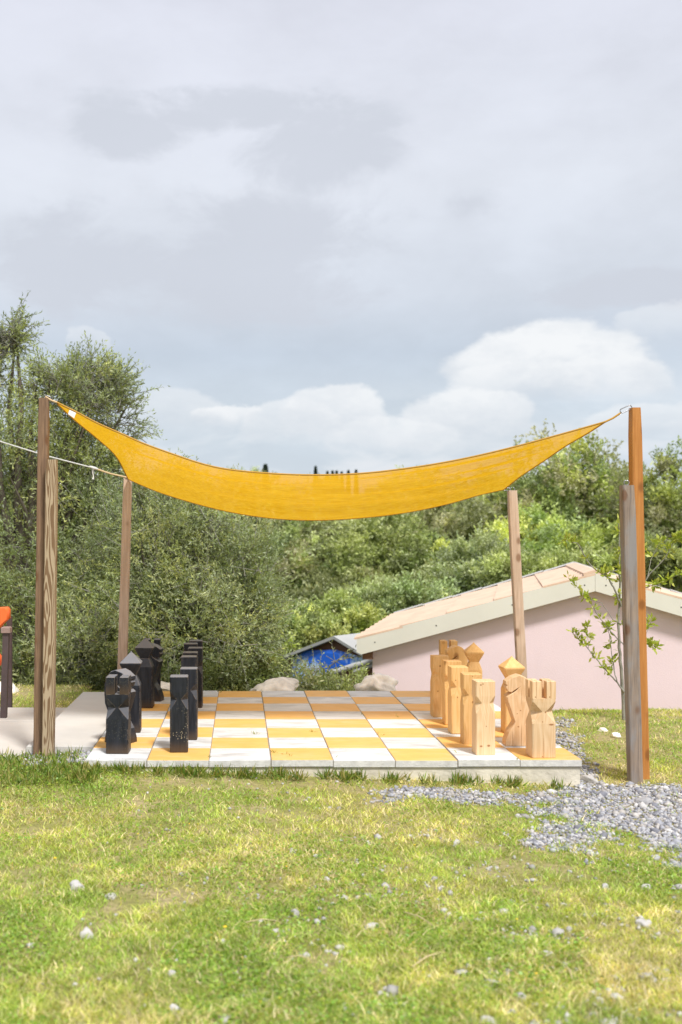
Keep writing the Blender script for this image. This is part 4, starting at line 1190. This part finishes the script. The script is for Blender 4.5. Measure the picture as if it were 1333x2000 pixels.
for pts, r0, r1 in br:
    n = len(pts); dys = np.cumsum(rng.uniform(-.06, .06, n)); dys[0] = 0
    if r0 == .021: dys = dys*.3
    w = np.array([yp(x, y, dy) for (x, y), dy in zip(pts, dys)])
    w2 = smooth_path(w, 4*n)+rng.normal(size=(4*n, 3))*.002
    paths.append((w2-yt_foot, np.linspace(r0, r1, 4*n)))
    if r0 < .015 or True:
        for k_ in range(4*n):
            if r0 == .021 and k_ < 20: continue
            f_ = k_/(4*n)
            if rng.random() < .11+.42*f_ or k_ > 4*n-3:
                for _ in range(rng.integers(5, 11)):
                    d = rng.normal(size=3)*.8+np.array([0, 0, .5]); d /= np.linalg.norm(d)
                    lb_.append(w2[k_]+rng.normal(size=3)*.006+d*.006); ld_.append(d)
                    if rng.random() < .5: lb_.append(w2[k_]+d*.03); ld_.append(d)
tv, tf = tubes(paths, 7); link('trunk', fast_mesh('trunk', tv, tf, M['bark_pale'], smooth=True), young)
nl = len(lb_); cc = np.array(LIME)[rng.integers(0, 3, nl)]*rng.uniform(.7, 1.2, nl)[:, None]
v, f, c_ = leaves(np.array(lb_), np.array(ld_), .060, .027, cc, rng)
link('foliage', fast_mesh('foliage', v-yt_foot, f, M['leaf'], c_), young)['kind'] = 'stuff'

# ------------------------------------------------------------------ lawn
def in_board(x, y, pad=0.0): return (x > BX0-pad) & (x < BX1+pad) & (y > BY0-pad) & (y < BY1+pad)
def in_slab(x, y): return ((x > -6.3) & (x < -1.67) & (y > 8.28) & (y < 10.78)) | ((x > -1.68) & (x < -1.12) & (y > 8.35) & (y < 11.47))
def gravel_mask(x, y):
    """0..1 how stony the ground is"""
    n = fnoise(x, y, .45, 21)-.5
    # the patch in front of the right posts, and the strip along the board
    px = VX+x*FPX/y; py = VY+CAMZ*FPX/y
    a = 1-np.hypot((x-2.62)/.92, (y-6.88)/.92)
    b = 1-np.hypot((x-1.95)/.95, (y-7.36)/.24)
    a2 = 1-np.hypot((x-3.0)/.6, (y-7.5)/.45)
    c = 1-np.hypot((x-2.66-.18*(y-9))/.24, (y-8.9)/1.7)
    d = np.maximum.reduce([a, b*.72, a2*.8, c])
    return sstep(-.16, .30, d+n*1.25+.5*(fnoise(x, y, .12, 27)-.5))
def bare_mask(x, y):
    return np.maximum(sstep(.58, .72, fnoise(x, y, .30, 33))*sstep(3, 5.0, y), .8*sstep(.62, .74, fnoise(x, y, .10, 35)))
def sample(n, y0, y1, rng, power=2.0, pad=.8):
    # positions seen roughly evenly: density falls with distance
    uq = rng.random(n); y = 1/(1/y0+(1/y1-1/y0)*uq)
    lo = (0-VX)/FPX*y-pad; hi = (1333-VX)/FPX*y+pad
    return lo+(hi-lo)*rng.random(n), y
def lawn():
    rng = np.random.default_rng(1234)
    x, y = sample(360000, 3.3, 11.3, rng)
    x2, y2 = sample(26000, 10.6, 12.9, rng); x = np.r_[x, x2]; y = np.r_[y, y2]
    g = gravel_mask(x, y); bm_ = bare_mask(x, y)
    keep = (~in_board(x, y, -.02)) & (~in_slab(x, y)) & (rng.random(len(x)) > g*.94) & (rng.random(len(x)) > bm_*.85)
    keep &= ~((y > 11.0) & (x > BX0) & (x < 2.4))
    keep &= (np.hypot(x+1.53, y-8.37) > .09) & (np.hypot(x-2.95, y-8.05) > .08)
    x = x[keep]; y = y[keep]; n = len(x)
    dry = fnoise(x, y, .9, 5); grn = fnoise(x, y, .55, 9); tuft = fnoise(x, y, .16, 15)
    z = hgt(x, y)
    near_edge = np.exp(-np.clip(BY0-y, 0, 9)/.13)*(x > BX0-.3)*(x < BX1-.2)*(y < BY0)
    lush = sstep(-.6, -1.5, x)*sstep(6.6, 7.8, y)*sstep(9, 8.5, y)
    h = (.012+.050*tuft*rng.random(n))*(1+.9*near_edge*(rng.random(n) > .5)+.7*lush)
    tall = rng.random(n) < .012; h = np.where(tall, h*2.1, h)
    wd = rng.uniform(.0022, .0052, n)*(.8+.08*y)
    th_ = rng.random(n)*6.283; lean = rng.uniform(.3, 1.9, n)*h
    b = np.stack([x, y, z-.003], -1); side = np.stack([np.cos(th_), np.sin(th_), 0*x], -1)*wd[:, None]/2
    ph = rng.random(n)*6.283; ln = np.stack([np.cos(ph), np.sin(ph), 0*x], -1)
    m1 = b+ln*(lean*.35)[:, None]; m1[:, 2] += h*.6
    tp = b+ln*lean[:, None]; tp[:, 2] += h
    v = np.stack([b-side, b+side, m1-side*.8, m1+side*.8, tp], 1).reshape(-1, 3)
    i5 = np.arange(n)[:, None]*5
    f = np.concatenate([i5+[0, 1, 3], i5+[0, 3, 2], i5+[2, 3, 4]], 1).reshape(-1, 3)
    GREEN = np.array([.33, .47, .085]); YEL = np.array([.60, .62, .14]); TAN = np.array([.78, .66, .38]); DK = np.array([.20, .34, .055])
    fine_ = fnoise(x, y, .07, 44)
    a = sstep(.38, .68, dry+.30*(rng.random(n)-.5)+.35*(fine_-.5))[:, None]; a = np.clip(a*.9+.12, 0, 1)
    col = GREEN*(1-a)+YEL*a
    dg = (sstep(.50, .72, grn)*.38)[:, None]; col = col*(1-dg)+DK*1.25*dg*1.0
    tn = (rng.random(n) < .13+.36*sstep(.52, .70, dry)+.30*sstep(.58, .75, fine_)+.10*sstep(.5, .7, fnoise(x, y, 2.0, 61)))[:, None]; col = np.where(tn, TAN, col)
    lus = lush[:, None]*.5; col = col*(1-lus)+np.array([.17, .27, .045])*lus
    col = col*(rng.uniform(.6, 1.4, n)*(.62+.80*fnoise(x, y, .10, 47)))[:, None]
    o = link('grass', fast_mesh('grass', v, f, M['grass'], np.repeat(col, 5, axis=0)))
    tag(o, 'short patchy yellow green lawn grass in front of the board', 'grass', kind='stuff')
    # clover and small broad leaves
    x, y = sample(110000, 3.3, 9.2, rng)
    cl = fnoise(x, y, .55, 9)+.25*fnoise(x, y, .2, 71)
    lushf = sstep(-.4, -1.4, x)*sstep(6.4, 7.6, y)
    keep = (rng.random(len(x)) < sstep(.54, .84, cl)*.75+lushf) & (~in_board(x, y, .0)) & (~in_slab(x, y)) & (gravel_mask(x, y) < .25)
    x = x[keep]; y = y[keep]; n = len(x); z = hgt(x, y)
    lf = lushf[keep] if len(lushf) != n else lushf
    zz = z+rng.uniform(.008, .024, n)*(1+1.3*lf)
    b = np.stack([x, y, zz], -1); th_ = rng.random(n)*6.283
    d = np.stack([np.cos(th_), np.sin(th_), rng.uniform(-.1, .6, n)], -1); d /= np.linalg.norm(d, axis=1)[:, None]
    cols = np.array([.23, .38, .06])*rng.uniform(.7, 1.55, n)[:, None]*np.stack([rng.uniform(.9, 1.5, n), np.ones(n), np.ones(n)], -1)
    v, f, c = leaves(b, d, .018, .013, cols, rng); 
    v[:, :] += 0
    o = link('clover', fast_mesh('clover', v, f, M['grass'], c)); tag(o, 'small round leaved clover and weeds in the lawn', 'clover', kind='stuff')
    # taller weeds against the concrete base
    rngw = np.random.default_rng(8); B = []; D = []
    for px in list(rngw.uniform(150, 1010, 70))+[350, 360, 515, 640, 700, 880, 895, 1010, 1080, 1095, 230, 245]:
        yy = BY0-rngw.uniform(.01, .16); xx = (px-VX)*yy/FPX; zz = float(hgt(xx, yy))
        for _ in range(rngw.integers(10, 26)):
            d = rngw.normal(size=3)*.55+np.array([0, -.2, 1.0]); d /= np.linalg.norm(d); B.append((xx+rngw.normal()*.02, yy+rngw.normal()*.015, zz)); D.append(d)
    for _ in range(2200):
        xx = rngw.uniform(-2.3, -1.0); yy = rngw.uniform(7.4, 8.32) if xx < -1.2 else rngw.uniform(7.4, 7.84); d = rngw.normal(size=3)*.7+np.array([0, -.1, 1.0]); d /= np.linalg.norm(d)
        B.append((xx, yy, float(hgt(xx, yy))+rngw.uniform(-.01, .02))); D.append(d)
    B = np.array(B); D = np.array(D); cols = np.array([(.22, .30, .05), (.15, .24, .04), (.40, .36, .12)])[rngw.integers(0, 3, len(B))]*rngw.uniform(.7, 1.3, len(B))[:, None]
    v, f, c = leaves(B, D, .088, .010, cols, rngw)
    o = link('weeds', fast_mesh('weeds', v, f, M['grass'], c)); tag(o, 'tufts of weeds growing against the concrete base and left posts', 'weeds', kind='stuff')
    # yellow flowers
    fl = [(440, 1825), (108, 1688), (855, 1560), (1048, 1918), (905, 1620), (810, 1662), (780, 1652), (645, 1690), (560, 1705), (1010, 1810), (1290, 1700), (1185, 1795), (1250, 1990), (270, 1640), (370, 1620)]
    q = MB(); r = random.Random(4)
    for _ in range(60): fl.append((r.uniform(0, 1333), r.uniform(1580, 1990)))
    for i, (px, py) in enumerate(fl):
        p = grd(px, py); s = (.010 if i < 2 else (.006 if i < 15 else .0035)); zc = p[2]+.035
        ring = [(p[0]+s*math.cos(k*1.047), p[1]+s*math.sin(k*1.047), zc) for k in range(6)]
        q.add(ring+[(p[0], p[1], zc+s*.5), (p[0], p[1], zc-s*.6)], [(k, (k+1) % 6, 6) for k in range(6)]+[((k+1) % 6, k, 7) for k in range(6)])
        q.add([(p[0]-.001, p[1], p[2]), (p[0]+.001, p[1], p[2]), (p[0], p[1]-.001, zc)], [(0, 1, 2)])
    mm = simple('yellow_petals', (.85, .55, .02), .7, .05)
    o = link('flowers', q.mesh('flowers', mm)); tag(o, 'tiny yellow flowers dotted through the lawn', 'flowers', kind='stuff')
    # dry stalks
    # grass caught in the joints of the board
    B = []; D = []
    for px, py in [(612, 1429), (560, 1473), (568, 1477), (497, 1432), (500, 1434), (409, 1478), (650, 1480), (532, 1470), (775, 1400), (706, 1396), (893, 1470), (1012, 1484), (740, 1436), (430, 1352), (512, 1351)]:
        yy = (CAMZ-TOP)*FPX/(py-VY); xx = (px-VX)*yy/FPX
        for _ in range(rngw.integers(3, 9)):
            d = rngw.normal(size=3)*.7+np.array([0, 0, .8]); d /= np.linalg.norm(d); B.append((xx+rngw.normal()*.012, yy+rngw.normal()*.006, TOP-.002)); D.append(d)
    v, f, c = leaves(np.array(B), np.array(D), .032, .006, np.array([(.30, .33, .08)])*rngw.uniform(.6, 1.4, len(B))[:, None], rngw)
    o = link('joint_weeds', fast_mesh('joint_weeds', v, f, M['grass'], c)); tag(o, 'tiny sprigs of grass in the joints of the chessboard', 'weeds', kind='stuff')
    tp = []
    for a_, b_ in [((805, 1898), (862, 1876)), ((790, 1790), (845, 1822)), ((480, 1810), (545, 1814)), ((1110, 1900), (1118, 1930)), ((290, 1795), (308, 1799)), ((560, 1880), (610, 1890))]:
        A_ = grd(*a_); B_ = grd(*b_); A_[2] += .02; B_[2] += .035; tp.append((np.array([A_, (A_+B_)/2+[0, 0, .012], B_]), [.0028, .003, .0015]))
    tv, tf = tubes(tp, 5); o = link('dry_stalks', fast_mesh('dry_stalks', tv, tf, simple('straw', (.62, .50, .28), .8, .1), smooth=True))
    tag(o, 'dry straw stalks lying on the lawn', 'straw', kind='stuff')
lawn()

def pebbles():
    rng = np.random.default_rng(99)
    V0, F0 = ICO[1]
    x, y = sample(90000, 5.6, 10.6, rng, pad=.4)
    g = gravel_mask(x, y); keep = (rng.random(len(x)) < g**1.3) & (~in_board(x, y, .01)) & (~in_slab(x, y)) & (x > .8); x = x[keep][:22000]; y = y[keep][:22000]
    # bare spots and the little strip left of the board corner
    xb, yb = sample(30000, 3.4, 8.0, rng, pad=.4); kb = (rng.random(len(xb)) < bare_mask(xb, yb)*.10*sstep(-1.2, .8, xb)+.40*sstep(.60, .76, fnoise(xb, yb, .20, 91))*sstep(-.4, 1.0, xb)+.004) & (~in_board(xb, yb)) & (gravel_mask(xb, yb) < .3); xb = xb[kb]; yb = yb[kb]
    xs = rng.uniform(-1.62, -1.1, 900); ys = rng.uniform(8.0, 8.42, 900); ks = ~in_board(xs, ys, .0); xs = xs[ks]; ys = ys[ks]
    sx = np.r_[(.0055+.0125*rng.random(len(x))**1.6)*(1+.8*(rng.random(len(x)) < .05)), rng.uniform(.006, .017, len(xb))*(1+.9*(rng.random(len(xb)) < .09)), rng.uniform(.008, .02, len(xs))]
    ng = len(x)
    x = np.r_[x, xb, xs]; y = np.r_[y, yb, ys]; n = len(x)
    z = hgt(x, y)+np.r_[np.full(n-len(xs), .0), np.full(len(xs), .02)]
    sc_ = sx[:, None]*rng.uniform(.6, 1.15, (n, 3))*np.array([1, 1, .75])
    th_ = rng.random(n)*6.283; ct, st = np.cos(th_), np.sin(th_)
    v = V0[None]*(1+.30*rng.normal(size=(n, len(V0), 1)).clip(-1.2, 1.2))*sc_[:, None]
    vx = v[..., 0]*ct[:, None]-v[..., 1]*st[:, None]; vy = v[..., 0]*st[:, None]+v[..., 1]*ct[:, None]
    v = np.stack([vx+x[:, None], vy+y[:, None], v[..., 2]+(z+sc_[:, 2]*.45)[:, None]], -1).reshape(-1, 3)
    f = (F0[None]+np.arange(n)[:, None, None]*len(V0)).reshape(-1, 3)
    pal = np.array([(.32, .32, .345), (.39, .39, .405), (.20, .20, .225), (.47, .44, .41), (.38, .35, .32), (.56, .54, .52)])
    c = pal[rng.choice(6, n, p=[.27, .2, .17, .12, .12, .12])]*rng.uniform(.85, 1.15, n)[:, None]
    c[ng:ng+len(xb)] = np.array([.52, .495, .46])*rng.uniform(.6, 1.1, len(xb))[:, None]
    o = link('gravel', fast_mesh('gravel', v, f, M['gravel'], np.repeat(c, len(V0), axis=0)))
    tag(o, 'grey gravel spread in front of the right posts and along the board', 'gravel', kind='stuff')
pebbles()
